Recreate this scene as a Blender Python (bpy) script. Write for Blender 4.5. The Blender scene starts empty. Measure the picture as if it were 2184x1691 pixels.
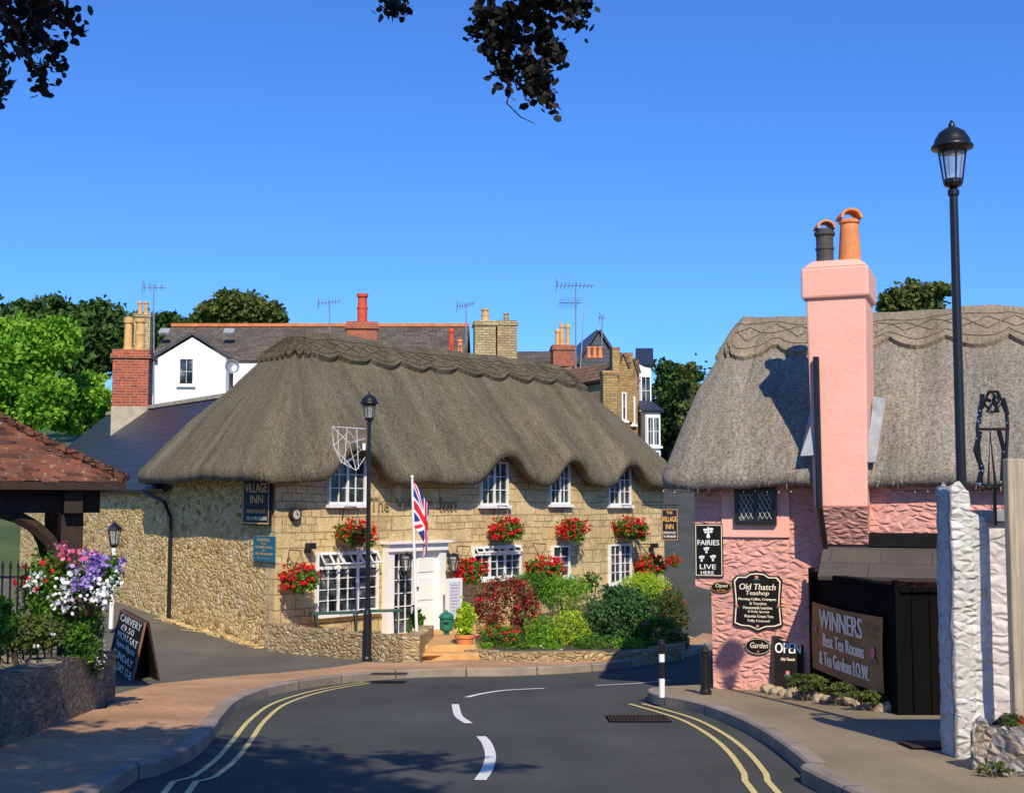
import bpy, bmesh, math, random
import numpy as np
from mathutils import Vector, Matrix, noise
from mathutils.geometry import tessellate_polygon
random.seed(7); rng=np.random.default_rng(7)
SC=bpy.context.scene; COL=SC.collection
Z=Vector((0,0,1)); PI=math.pi
FP=2800.0; CAM=Vector((0,0,2.9)); PT=math.atan(229.5/FP)
def ray(px,py):
    u=(px-1092)/FP; v=(845.5-py)/FP
    return Vector((u, math.cos(PT)-v*math.sin(PT), math.sin(PT)+v*math.cos(PT)))
def at(px,py,Y):
    r=ray(px,py); return CAM+r*(Y/r.y)
def cl(x,a=0.,b=1.): return max(a,min(b,x))
def sm(x,a,b):
    t=cl((x-a)/(b-a)); return t*t*(3-2*t)
def soft(x,k): return 0. if x<-k else (x if x>k else (x+k)**2/(4*k))
def gz(x,y):
    return .058*soft(24-y,2)+.12*soft(min(y,150)-31,2)+.07*min(soft(-x-4.5,.5),4)*sm(y,20,28)
def gnd(px,py,off=0.):
    r=ray(px,py); Y=3.
    while Y<140:
        p=CAM+r*(Y/r.y)
        if p.z<gz(p.x,p.y)+off: break
        Y+=.03
    return CAM+r*(Y/r.y)
# ---------------------------------------------------------------- object helpers
ORG={}
def thing(name,label,cat,loc,group=None):
    o=bpy.data.objects.new(name,None); COL.objects.link(o); o.location=loc
    o.empty_display_size=.2
    o['label']=label; o['category']=cat
    if group: o['group']=group
    ORG[o.name]=Vector(loc); return o
def tag(o,label,cat,group=None):
    o['label']=label; o['category']=cat
    if group: o['group']=group
    return o
def link(me,name,mat,parent,loc,org):
    o=bpy.data.objects.new(name,me); COL.objects.link(o)
    for m in (mat if isinstance(mat,(list,tuple)) else [mat]): me.materials.append(m)
    if parent: o.parent=parent
    else: o.location=loc or (0,0,0)
    ORG[o.name]=org; return o
def org_of(parent,loc): return ORG[parent.name] if parent else Vector(loc or (0,0,0))
class Fr:
    def __init__(s,O,r,u=Z):
        s.O=Vector(O); s.r=Vector(r).normalized(); s.u=Vector(u).normalized(); s.n=s.r.cross(s.u).normalized()
    def p(s,a,b,d=0.): return s.O+s.r*a+s.u*b+s.n*d
    def hit(s,px,py):
        r=ray(px,py); P=CAM+r*((s.O-CAM).dot(s.n)/r.dot(s.n))
        return (P-s.O).dot(s.r),(P-s.O).dot(s.u)
    def rect(s,x0,y0,x1,y1):
        cx=(x0+x1)/2; cy=(y0+y1)/2
        return s.hit(x0,cy)[0],s.hit(x1,cy)[0],s.hit(cx,y1)[1],s.hit(cx,y0)[1]
class MB:
    def __init__(s): s.v=[]; s.f=[]; s.uv={}; s.mi={}
    def add(s,vs,fs):
        b=len(s.v); s.v+= [Vector(q) for q in vs]; s.f+=[tuple(b+i for i in f) for f in fs]; return s
    def hexa(s,q): return s.add(q,[(0,3,2,1),(4,5,6,7),(0,1,5,4),(1,2,6,5),(2,3,7,6),(3,0,4,7)])
    def bx(s,F,a0,a1,b0,b1,d0,d1):
        return s.hexa([F.p(a0,b0,d1),F.p(a1,b0,d1),F.p(a1,b0,d0),F.p(a0,b0,d0),F.p(a0,b1,d1),F.p(a1,b1,d1),F.p(a1,b1,d0),F.p(a0,b1,d0)])
    def prism(s,poly,z0,z1):
        n=len(poly); vs=[(p[0],p[1],z0) for p in poly]+[(p[0],p[1],z1) for p in poly]
        return s.add(vs,[tuple(reversed(range(n))),tuple(range(n,2*n))]+[(i,(i+1)%n,n+(i+1)%n,n+i) for i in range(n)])
    def polyf(s,F,pts,d0,d1):
        n=len(pts); vs=[F.p(a,b,d0) for a,b in pts]+[F.p(a,b,d1) for a,b in pts]
        return s.add(vs,[tuple(reversed(range(n))),tuple(range(n,2*n))]+[(i,(i+1)%n,n+(i+1)%n,n+i) for i in range(n)])
    def slab(s,q,th):
        q=[Vector(p) for p in q]; n=(q[1]-q[0]).cross(q[3]-q[0]).normalized()
        return s.hexa([p-n*th for p in q]+q)
    def tube(s,pts,rad,n=8):
        pts=[Vector(p) for p in pts]; 
        if not isinstance(rad,(list,tuple)): rad=[rad]*len(pts)
        b=len(s.v); vs=[]
        for i,p in enumerate(pts):
            d=(pts[min(i+1,len(pts)-1)]-pts[max(i-1,0)]).normalized()
            a=d.cross(Z if abs(d.z)<.9 else Vector((1,0,0))).normalized(); c=d.cross(a)
            for k in range(n):
                t=2*PI*k/n; vs.append(p+(a*math.cos(t)+c*math.sin(t))*rad[i])
        fs=[]
        for i in range(len(pts)-1):
            for k in range(n):
                k2=(k+1)%n; fs.append((i*n+k,i*n+k2,(i+1)*n+k2,(i+1)*n+k))
        fs.append(tuple(reversed(range(n)))); m=(len(pts)-1)*n; fs.append(tuple(range(m,m+n)))
        return s.add(vs,fs)
    def lathe(s,prof,c=(0,0,0),n=16):
        c=Vector(c); vs=[]
        for r,z in prof:
            for k in range(n):
                t=2*PI*k/n; vs.append(c+Vector((r*math.cos(t),r*math.sin(t),z)))
        fs=[]
        for i in range(len(prof)-1):
            for k in range(n):
                k2=(k+1)%n; fs.append((i*n+k,i*n+k2,(i+1)*n+k2,(i+1)*n+k))
        fs.append(tuple(reversed(range(n)))); m=(len(prof)-1)*n; fs.append(tuple(range(m,m+n)))
        return s.add(vs,fs)
    def build(s,name,mat,parent=None,loc=None,smooth=False,uvs=None,bevel=0):
        org=org_of(parent,loc); me=bpy.data.meshes.new(name)
        me.from_pydata([tuple(v-org) for v in s.v],[],s.f)
        ul=me.uv_layers.new(name='UVMap'); dat=[0.]*(2*len(me.loops)); k=0
        for fi,f in enumerate(s.f):
            if uvs is None:
                P=[s.v[i] for i in f]; nn=Vector((0,0,0))
                for i in range(len(P)):
                    nn+=(P[i]-P[0]).cross(P[(i+1)%len(P)]-P[0])
                nn=nn.normalized() if nn.length>1e-12 else Z
                if abs(nn.z)>.96: t,b=Vector((1,0,0)),Vector((0,1,0))
                else: t=Z.cross(nn).normalized(); b=nn.cross(t)
                for q in P: dat[k]=q.dot(t); dat[k+1]=q.dot(b); k+=2
            else:
                for i in f: dat[k],dat[k+1]=uvs[i]; k+=2
        ul.data.foreach_set('uv',dat)
        if smooth: me.shade_smooth()
        for i,m in s.mi.items(): me.polygons[i].material_index=m
        me.update(); o=link(me,name,mat,parent,loc,org)
        if bevel:
            bm=o.modifiers.new('b','BEVEL'); bm.width=bevel; bm.segments=2; bm.limit_method='ANGLE'
        return o
def dup(root,loc,rotz=0,scale=1,label=None,group=None):
    def rec(o,par):
        c=o.copy(); COL.objects.link(c)
        if par: c.parent=par
        for ch in o.children: rec(ch,c)
        return c
    r=rec(root,None); r.location=loc; r.rotation_euler=(0,0,rotz); r.scale=(scale,)*3
    if label: r['label']=label
    if group: r['group']=group
    return r
def struct(o): o['kind']='structure'; return o
# ---------------------------------------------------------------- materials
class NT:
    def __init__(s,name):
        s.m=bpy.data.materials.new(name); s.m.use_nodes=True; s.t=s.m.node_tree; s.b=s.t.nodes['Principled BSDF']
        s.tc=s.t.nodes.new('ShaderNodeTexCoord')
    def n(s,typ,ins=None,**kw):
        x=s.t.nodes.new('ShaderNode'+typ)
        for k,v in kw.items(): setattr(x,k,v)
        for k,v in (ins or {}).items(): s.set(x.inputs[k],v)
        return x
    def set(s,inp,v):
        if isinstance(v,bpy.types.NodeSocket): s.t.links.new(v,inp)
        else: inp.default_value=v
    def map(s,src,sc): return s.n('Mapping',{'Vector':src,'Scale':sc}).outputs[0]
    def noise(s,vec,scale,detail=4,rough=.55): 
        return s.n('TexNoise',{'Vector':vec,'Scale':scale,'Detail':detail,'Roughness':rough}).outputs[0]
    def ramp(s,f,st,mode='LINEAR'):
        r=s.n('ValToRGB',{'Fac':f}); e=r.color_ramp.elements; r.color_ramp.interpolation=mode
        while len(e)<len(st): e.new(.5)
        for i,(p,c) in enumerate(st):
            e[i].position=p; e[i].color=(c[0],c[1],c[2],1) if isinstance(c,(tuple,list)) else (c,c,c,1)
        return r.outputs[0]
    def mix(s,f,a,b,bt='MIX'):
        x=s.n('Mix',data_type='RGBA',blend_type=bt); s.set(x.inputs[0],f)
        for i,v in ((6,a),(7,b)):
            s.set(x.inputs[i],v if isinstance(v,bpy.types.NodeSocket) else ((v[0],v[1],v[2],1) if isinstance(v,(tuple,list)) else (v,v,v,1)))
        return x.outputs[2]
    def math(s,op,a,b=0.): 
        x=s.n('Math',operation=op); s.set(x.inputs[0],a); s.set(x.inputs[1],b); return x.outputs[0]
    def warp(s,uv,scale,amt):
        nz=s.n('TexNoise',{'Vector':uv,'Scale':scale,'Detail':3}).outputs[1]
        d=s.n('VectorMath',operation='SCALE'); s.set(d.inputs[0],nz); d.inputs[3].default_value=amt
        a=s.n('VectorMath',operation='ADD'); s.set(a.inputs[0],uv); s.set(a.inputs[1],d.outputs[0]); return a.outputs[0]
    def bump(s,h,dist=.02,strength=1.): 
        s.t.links.new(s.n('Bump',{'Height':h,'Distance':dist,'Strength':strength}).outputs[0],s.b.inputs['Normal'])
    def col(s,c,rough=.85): s.set(s.b.inputs['Base Color'],c); s.b.inputs['Roughness'].default_value=rough
def c3(c,k): return tuple(min(1,x*k) for x in c)
def plain(name,c,rough=.6,var=.15,scale=6,bump=.003,metal=0,spec=.5):
    t=NT(name); v=t.tc.outputs['Object']; f=t.noise(v,scale,5)
    t.col(t.ramp(f,[(.25,c3(c,1-var)),(.75,c3(c,1+var))]),rough); t.b.inputs['Metallic'].default_value=metal; t.b.inputs['Specular IOR Level'].default_value=spec
    if bump: t.bump(t.noise(v,scale*6,3),bump)
    return t.m
def rubble(name,cols,mortar,scale=3.2,asp=1.7,mw=.05,bump=.03,dist=.24,rough=.9,grime=.3,mcon=1.,stain=None,fine_amt=.55,spec=.2):
    t=NT(name); uv=t.tc.outputs['UV']
    mp=t.map(t.warp(uv,2.2,dist),(1,asp,1))
    v1=t.n('TexVoronoi',{'Vector':mp,'Scale':scale,'Randomness':.9}); v2=t.n('TexVoronoi',{'Vector':mp,'Scale':scale,'Randomness':.9},feature='DISTANCE_TO_EDGE')
    sep=t.n('SeparateColor',{0:v1.outputs['Color']}).outputs[0]
    n=len(cols); c=t.ramp(sep,[(i/(n-1),cols[i]) for i in range(n)])
    fine=t.noise(uv,16,6,.72); c=t.mix(fine_amt,c,t.ramp(fine,[(.3,.45),(.7,1.35)]),'MULTIPLY')
    mask=t.ramp(v2.outputs['Distance'],[(0,1-mcon),(mw,1.)])
    c=t.mix(mask,mortar,c)
    big=t.noise(uv,.7,5,.65); c=t.mix(grime,c,t.ramp(big,[(.35,.4),(.65,1.1)]),'MULTIPLY')
    if stain: c=t.mix(t.ramp(t.noise(uv,1.7,6,.75),[(stain[1],0.),(stain[1]+.1,.8)]),c,stain[0])
    t.col(c,rough); t.b.inputs['Specular IOR Level'].default_value=spec
    h=t.math('ADD',t.ramp(v2.outputs['Distance'],[(0,0.),(mw*3.5,1.)],'EASE'),t.math('MULTIPLY',fine,.9)); t.bump(h,bump)
    return t.m
def bricks(name,c1,c2,mortar,bw,bh,ms,bump=.01,dist=.0,rough=.85,off=.5,grime=.35,gs=.7,patch=None,bias=0.,fa=.5,squash=1.35,spec=.5):
    t=NT(name); uv=t.tc.outputs['UV']; vec=uv
    if dist: vec=t.warp(uv,1.6,dist)
    b=t.n('TexBrick',{'Vector':vec,'Color1':(*c1,1),'Color2':(*c2,1),'Mortar':(*mortar,1),'Scale':1.,'Mortar Size':ms,'Mortar Smooth':.3,'Bias':bias,'Brick Width':bw,'Row Height':bh},offset=off,squash=squash,squash_frequency=3)
    fine=t.noise(uv,25,6,.7); c=t.mix(fa,b.outputs[0],t.ramp(fine,[(.3,.5),(.7,1.25)]),'MULTIPLY')
    big=t.noise(uv,gs,5,.6); c=t.mix(grime,c,t.ramp(big,[(.35,.35),(.65,1.1)]),'MULTIPLY')
    if patch:
        pf=t.ramp(t.noise(uv,patch[1],6,.7),[(patch[2],0.),(patch[2]+.06,1.)]); c=t.mix(pf,c,patch[0])
    t.col(c,rough); t.b.inputs['Specular IOR Level'].default_value=spec
    inv=t.math('SUBTRACT',1.,b.outputs[1]); t.bump(t.math('ADD',inv,t.math('MULTIPLY',fine,.4)),bump)
    return t.m
def ashlar(name):
    t=NT(name); uv=t.tc.outputs['UV']; vec=t.warp(uv,1.1,.10)
    def br(w,h,o,ms): return t.n('TexBrick',{'Vector':vec,'Color1':(.76,.57,.29,1),'Color2':(.55,.39,.18,1),'Mortar':(.40,.30,.16,1),'Scale':1.,'Mortar Size':ms,'Mortar Smooth':.6,'Bias':-.3,'Brick Width':w,'Row Height':h},offset=o,squash=1.)
    a,b=br(.74,.30,.5,.011),br(.25,.15,.4,.010); m=t.n('TexBrick',{'Vector':vec,'Color1':(0,0,0,1),'Color2':(1,1,1,1),'Mortar':(0,0,0,1),'Scale':1.,'Mortar Size':0.,'Brick Width':.85,'Row Height':.30,'Bias':-.1},offset=.37)
    mk=t.ramp(m.outputs[0],[(.49,0.),(.5,1.)],'CONSTANT'); c=t.mix(mk,a.outputs[0],b.outputs[0]); mo=t.mix(mk,a.outputs[1],b.outputs[1])
    fine=t.noise(uv,14,6,.75); c=t.mix(.65,c,t.ramp(fine,[(.3,.5),(.7,1.3)]),'MULTIPLY')
    big=t.noise(uv,.8,6,.65); c=t.mix(.5,c,t.ramp(big,[(.35,.5),(.6,1.1)]),'MULTIPLY')
    c=t.mix(t.ramp(t.noise(uv,2.6,6,.8),[(.55,0.),(.67,.75)]),c,(.38,.30,.19)); c=t.mix(t.ramp(t.noise(uv,3.,6,.75),[(.54,0.),(.65,.7)]),c,(.84,.69,.42))
    t.col(c,.9); t.b.inputs['Specular IOR Level'].default_value=.15; t.bump(t.math('ADD',t.math('SUBTRACT',1.,mo),t.math('MULTIPLY',fine,.9)),.022); return t.m
def thatchm(name,dark,mid,light,moss,bump=.05):
    t=NT(name); uv=t.tc.outputs['UV']
    f1=t.noise(t.map(uv,(20,5,1)),1,7,.85); f2=t.noise(t.map(uv,(70,20,1)),1,4,.8); f3=t.noise(uv,.55,6,.65); f4=t.noise(t.map(uv,(2.6,.3,1)),1,5,.6); f5=t.noise(uv,22,6,.85)
    h=t.math('ADD',t.math('MULTIPLY',f1,.6),t.math('ADD',t.math('MULTIPLY',f2,.5),t.math('MULTIPLY',f5,.75)))
    c=t.ramp(t.math('MULTIPLY',h,.55),[(.42,dark),(.5,mid),(.58,light)])
    c=t.mix(t.ramp(f3,[(.42,0.),(.64,.6)]),c,t.mix(t.ramp(h,[(.75,0.),(1.05,1.)]),c3(moss,.4),c3(moss,1.6))); c=t.mix(.8,c,t.ramp(f4,[(.32,.58),(.68,1.25)]),'MULTIPLY')
    t.col(c,.95); t.b.inputs['Specular IOR Level'].default_value=.05; t.bump(h,bump,1.); return t.m
def leafm(name,c1,c2,c3_,trans=.3,nscale=1.2):
    t=NT(name); g=t.n('NewGeometry').outputs['Random Per Island']; nz=t.noise(t.tc.outputs['Object'],nscale,3)
    f=t.math('ADD',t.math('MULTIPLY',g,.5),t.math('MULTIPLY',nz,.6))
    c=t.ramp(f,[(.25,c1),(.5,c2),(.8,c3_)]); t.col(c,.6); t.b.inputs['Specular IOR Level'].default_value=.25
    tr=t.n('BsdfTranslucent',{'Color':c}); mx=t.n('MixShader',{0:trans,1:t.b.outputs[0],2:tr.outputs[0]})
    t.t.links.new(mx.outputs[0],t.t.nodes['Material Output'].inputs[0]); return t.m
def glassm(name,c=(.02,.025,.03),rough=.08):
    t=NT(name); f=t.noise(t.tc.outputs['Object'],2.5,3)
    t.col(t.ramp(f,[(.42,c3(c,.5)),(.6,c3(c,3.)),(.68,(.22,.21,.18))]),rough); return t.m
m_ashlar=ashlar('ashlar_stone')
m_rubble=rubble('rubble_stone',[(.36,.21,.07),(.88,.62,.25),(.62,.41,.15),(.92,.70,.35),(.76,.50,.19)],(.72,.56,.30),6.0,1.7,.07,.03,grime=.2,mcon=.75,stain=((.84,.69,.42),.55))
m_lowstone=rubble('low_wall_stone',[(.34,.25,.13),(.62,.46,.25),(.44,.33,.18),(.70,.55,.33)],(.38,.29,.17),7.5,1.9,.07,.03,mcon=.7)
m_greystone=rubble('grey_wall_stone',[(.17,.15,.12),(.32,.28,.21),(.24,.205,.15),(.38,.34,.26)],(.18,.16,.12),6.5,2.1,.07,.035,mcon=.6,stain=((.08,.09,.045),.6))
m_pinkr=rubble('pink_rubble',[(.75,.365,.30),(.83,.42,.345),(.79,.395,.325)],(.70,.335,.275),6.2,2.1,.10,.022,grime=.25,mcon=.35,fine_amt=.4,stain=((.70,.33,.26),.58))
m_pink=plain('pink_render',(.86,.44,.345),.8,.07,2.5,.006)
m_white_r=rubble('white_rubble',[(.60,.59,.56),(.74,.73,.70),(.67,.66,.62)],(.50,.47,.43),7.,2.1,.1,.016,grime=.5,mcon=.5,fine_amt=.45,stain=((.42,.36,.29),.58))
m_white_p=rubble('pinkish_white_blocks',[(.60,.54,.51),(.72,.67,.64),(.65,.58,.55)],(.48,.42,.38),5.,2.3,.08,.014,grime=.4,mcon=.5,fine_amt=.4,stain=((.54,.40,.34),.58))
m_white=plain('white_paint',(.82,.82,.80),.5,.04,5,.001)
m_whitewall=plain('white_wall',(.8,.8,.8),.8,.05,2,.003)
m_black=plain('black_paint',(.012,.012,.013),.32,.2,6,.001)
m_board=plain('black_board',(.011,.010,.010),.7,.2,6,.0,spec=.12)
m_blackw=bricks('black_boards',(.006,.006,.006),(.010,.009,.009),(.001,.001,.001),.14,6.,.008,.006,rough=.9,off=0,spec=.05)
m_beam=plain('dark_timber',(.035,.022,.016),.7,.3,8,.006,spec=.2)
m_thatch=thatchm('thatch_old',(.05,.040,.027),(.185,.155,.104),(.38,.325,.23),(.13,.118,.07),.04)
m_thatchr=thatchm('thatch_ridge',(.04,.032,.024),(.155,.13,.09),(.31,.265,.19),(.11,.098,.06),.04)
m_thatch2=thatchm('thatch_grey',(.11,.095,.076),(.31,.275,.222),(.56,.50,.41),(.27,.24,.192),.035)
m_thatchr2=thatchm('thatch_grey_ridge',(.14,.108,.07),(.36,.295,.205),(.58,.485,.355),(.31,.25,.175),.035)
m_straw=leafm('straw',(.10,.082,.055),(.20,.168,.113),(.35,.30,.21),.0,1.)
m_straw2=leafm('straw_grey',(.18,.158,.125),(.34,.30,.245),(.50,.45,.37),.0,1.)
m_rod=plain('hazel',(.06,.045,.03),.9,.3,6,.0,spec=.1); m_rod2=plain('hazel_pale',(.15,.10,.06),.9,.3,6,.0,spec=.1)
m_slate=bricks('slate',(.075,.08,.095),(.055,.06,.07),(.02,.02,.024),.3,.2,.008,.008,rough=.55,grime=.2)
m_slatebrown=bricks('old_slate',(.18,.15,.12),(.115,.098,.08),(.04,.035,.03),.4,.28,.014,.008,rough=.8,grime=.4,spec=.2)
m_slateblue=bricks('blue_slate',(.035,.042,.062),(.028,.033,.048),(.01,.012,.016),.35,.25,.008,.006,rough=.42,grime=.15)
m_tile=bricks('clay_tile',(.24,.085,.045),(.10,.045,.03),(.02,.012,.01),.17,.105,.012,.02,dist=.02,rough=.85,grime=.65,gs=1.8,patch=((.45,.38,.3),9.,.62),spec=.2)
m_tileb=bricks('brown_tile',(.27,.15,.085),(.18,.105,.065),(.04,.03,.02),.25,.18,.012,.012,grime=.4)
m_brick=bricks('red_brick',(.52,.09,.035),(.28,.045,.025),(.42,.3,.2),.225,.078,.011,.006,grime=.35,bias=-.1)
m_creambrick=bricks('cream_brick',(.68,.54,.30),(.48,.36,.19),(.28,.21,.12),.26,.1,.014,.012,grime=.5)
m_tanbrick=bricks('tan_brick',(.54,.35,.14),(.36,.23,.09),(.22,.16,.08),.225,.08,.01,.006,grime=.4)
m_cement=plain('cement',(.44,.38,.28),.9,.25,4,.006)
m_terra=plain('terracotta',(.70,.25,.085),.75,.25,5,.003)
m_redpot=plain('red_pot',(.6,.075,.03),.7,.2,5,.002)
m_creampot=plain('cream_pot',(.62,.38,.15),.75,.3,5,.003)
m_darkpot=plain('dark_pot',(.06,.058,.05),.7,.3,5,.003)
m_orangeridge=plain('orange_ridge',(.58,.19,.07),.85,.3,3,.004)
m_lead=plain('lead',(.30,.32,.34),.6,.3,5,.004)
m_glass=glassm('window_glass'); m_glassl=plain('lamp_glass',(.55,.6,.62),.1,.05,3,0); m_glassl.node_tree.nodes['Principled BSDF'].inputs['Alpha'].default_value=.3
m_green=plain('green_paint',(.02,.18,.11),.4,.1,5,.001)
m_greend=plain('dark_green_paint',(.02,.09,.055),.4,.1,5,.001)
m_navy=plain('navy_board',(.008,.012,.035),.55,.1,4,0,spec=.25)
m_teal=plain('teal_board',(.01,.14,.21),.4,.1,4,0)
m_gold=plain('gold_letters',(.92,.50,.09),.45,.08,6,0)
m_cream=plain('cream_letters',(.85,.77,.58),.5,.05,6,0)
m_wl=plain('white_letters',(.9,.9,.88),.5,.03,6,0)
m_pinkp=plain('rose_paint',(.75,.18,.2),.5,.1,5,0)
m_bluep=plain('flag_blue',(.015,.03,.26),.7,.1,5,0)
m_flagw=plain('flag_white',(.85,.85,.85),.7,.03,5,0); m_flagr=plain('flag_red',(.72,.015,.03),.7,.05,5,0)
m_banner=plain('banner_brown',(.40,.19,.075),.8,.25,2,.002,spec=.1)
m_bletter=plain('banner_letters',(.92,.74,.56),.6,.08,5,0)
m_step=plain('sand_step',(.60,.34,.13),.85,.25,5,.006)
m_metal=plain('galvanised',(.35,.36,.38),.4,.15,5,0,metal=.6)
m_bark=plain('bark',(.07,.05,.035),.9,.3,5,.02)
m_soil=plain('soil',(.07,.05,.03),.95,.3,3,.02)
m_letter=plain('carved_letter',(.30,.21,.11),.85,.2,5,.002)
m_boardwood=plain('board_wood',(.20,.09,.045),.6,.2,6,.002)
def woodm():
    t=NT('weathered_wood'); v=t.tc.outputs['Object']; a=t.noise(t.map(v,(30,30,1.2)),1,6,.7); b=t.noise(v,2,4)
    t.col(t.mix(.5,t.ramp(a,[(.3,(.24,.195,.135)),(.7,(.56,.47,.34))]),t.ramp(b,[(.3,.6),(.7,1.1)]),'MULTIPLY'),.85); t.bump(a,.01); return t.m
m_wood=woodm()
m_leaf=leafm('leaf_green',(.03,.085,.01),(.075,.19,.02),(.16,.32,.035))
m_leafb=leafm('leaf_bright',(.07,.20,.01),(.17,.40,.025),(.33,.56,.06),.35,.5)
m_leafd=leafm('leaf_dark',(.014,.038,.008),(.034,.08,.014),(.08,.15,.026),.2,.4)
m_leafo=leafm('leaf_olive',(.035,.065,.012),(.08,.12,.022),(.16,.18,.045),.2,.4)
m_leafy=leafm('leaf_lime',(.20,.34,.01),(.38,.56,.025),(.6,.75,.06))
m_leafp=leafm('leaf_pine',(.02,.06,.02),(.05,.13,.04),(.10,.24,.07),.2)
m_leafc=leafm('leaf_copper',(.005,.006,.004),(.012,.010,.007),(.02,.018,.01),.1)
m_leafr=leafm('leaf_red',(.10,.018,.012),(.25,.035,.028),(.38,.08,.045),.2,3)
m_fred=leafm('flower_red',(.42,.003,.01),(.76,.008,.018),(.88,.04,.03),.2,4)
m_fpink=leafm('flower_pink',(.66,.04,.16),(.76,.12,.28),(.82,.4,.48),.2,4)
m_fpur=leafm('flower_purple',(.20,.10,.42),(.34,.22,.60),(.50,.40,.72),.2,4)
m_fwhite=leafm('flower_white',(.7,.72,.68),(.82,.84,.82),(.9,.9,.88),.2,4)
def asphalt(name,c,k,con=.6):
    t=NT(name); v=t.tc.outputs['UV']; a=t.noise(v,70,3,.8); b=t.noise(v,.45,6,.65); d=t.noise(t.map(v,(1.5,.25,1)),1,3)
    cc=t.ramp(a,[(.3,c3(c,.5)),(.7,c3(c,1.55))]); cc=t.mix(con,cc,t.ramp(b,[(.3,.65),(.7,1.35)]),'MULTIPLY'); cc=t.mix(.35,cc,t.ramp(d,[(.35,.7),(.65,1.2)]),'MULTIPLY')
    t.col(cc,.85); t.b.inputs['Specular IOR Level'].default_value=.2; t.bump(a,k); return t.m
m_road=asphalt('asphalt',(.070,.074,.066),.006); m_road2=asphalt('asphalt_old',(.14,.13,.105),.008); m_pave2=asphalt('asphalt_pavement',(.30,.24,.155),.008)
m_pave=bricks('pavement_brick',(.64,.38,.215),(.54,.32,.18),(.40,.26,.16),.21,.105,.006,.003,grime=.5,gs=.6,fa=.4,spec=.1)
m_kerb=bricks('kerb_stone',(.40,.33,.26),(.30,.25,.2),(.10,.08,.06),.9,.9,.012,.008,grime=.4,gs=2,spec=.2)
def linem(name,c):
    t=NT(name); v=t.tc.outputs['UV']; a=t.noise(v,30,6,.8)
    t.col(t.ramp(a,[(.33,c3(c,.3)),(.47,c)]),.7); return t.m
m_yel=linem('yellow_line',(.70,.57,.22)); m_whi=linem('white_line',(.80,.79,.74))
m_grass=plain('grass_ground',(.06,.10,.025),.95,.4,.4,.05)
# ---------------------------------------------------------------- foliage
def leaves(name,cent,size,mat,parent=None,loc=None,asp=.6,flat=0.,hexa=False):
    n=len(cent); nr=rng.normal(size=(n,3)); nr[:,2]+=flat; nr/=np.linalg.norm(nr,axis=1)[:,None]
    q=rng.normal(size=(n,3)); t=np.cross(nr,q); t/=np.linalg.norm(t,axis=1)[:,None]+1e-9; b=np.cross(nr,t)
    s=(size*(.6+.8*rng.random(n)))[:,None]/2
    c=cent-np.array(org_of(parent,loc))
    if hexa:
        P=[c+t*s,c+t*s*.35+b*s*asp+nr*s*.12,c-t*s*.5+b*s*asp*.8+nr*s*.12,c-t*s*.95,c-t*s*.5-b*s*asp*.8+nr*s*.12,c+t*s*.35-b*s*asp+nr*s*.12]; K=6
    else: P=[c+t*s,c+b*s*asp+nr*s*.15,c-t*s,c-b*s*asp+nr*s*.15]; K=4
    v=np.stack(P,1).reshape(-1,3); f=np.arange(K*n).reshape(n,K)
    me=bpy.data.meshes.new(name); me.from_pydata(v.tolist(),[],f.tolist())
    return link(me,name,mat,parent,loc,org_of(parent,loc))
def cloud(blobs,n,cr=.22,per=35,shell=.6):
    out=[]; w=np.array([b[3]*b[5] for b in blobs]); w=w/w.sum()
    for b,wi in zip(blobs,w):
        m=max(1,int(n*wi)); k=max(3,m//per)
        d=rng.normal(size=(k,3)); d/=np.linalg.norm(d,axis=1)[:,None]
        r=shell+(1.02-shell)*rng.random(k); R=np.array(b[3:6]); cc=np.array(b[:3])+d*r[:,None]*R
        idx=rng.integers(0,k,m); out.append(cc[idx]+rng.normal(size=(m,3))*R*cr*.6)
    return np.concatenate(out)
def tree(label,px,Y,blobs,mat,n,leaf,cat='tree',group=None,name='tree'):
    bs=[]
    for (bx_,by_,rx,ry) in blobs:
        yy=Y+random.uniform(-1,1); p=at(bx_,by_,yy); s=FP/yy; bs.append((p.x,p.y,p.z,rx/s,rx/s*.9,ry/s))
    p=at(px,1075,Y); base=Vector((p.x,p.y,gz(p.x,p.y)))
    t=thing(name,label,cat,base,group)
    mb=MB(); c=np.mean(np.array(bs)[:,:3],0); top=Vector(c); H=top.z-base.z; r=max(.12,H*.035)
    mb.tube([base-Z*.3,base.lerp(top,.4)+Vector((.1*H*.2,0,0)),top],[r*1.2,r*.8,r*.3],8)
    for b in bs:
        q=Vector(b[:3]); s0=base.lerp(top,random.uniform(.35,.8)); mid=s0.lerp(q,.5)+Vector((0,0,.1*H*random.random())); mb.tube([s0,mid,q],[r*.5,r*.3,r*.08],6)
    mb.build('trunk',m_bark,t,smooth=True)
    leaves('crown',cloud(bs,n,.26,45,.35),leaf,mat,t,flat=.3); return t
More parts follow.
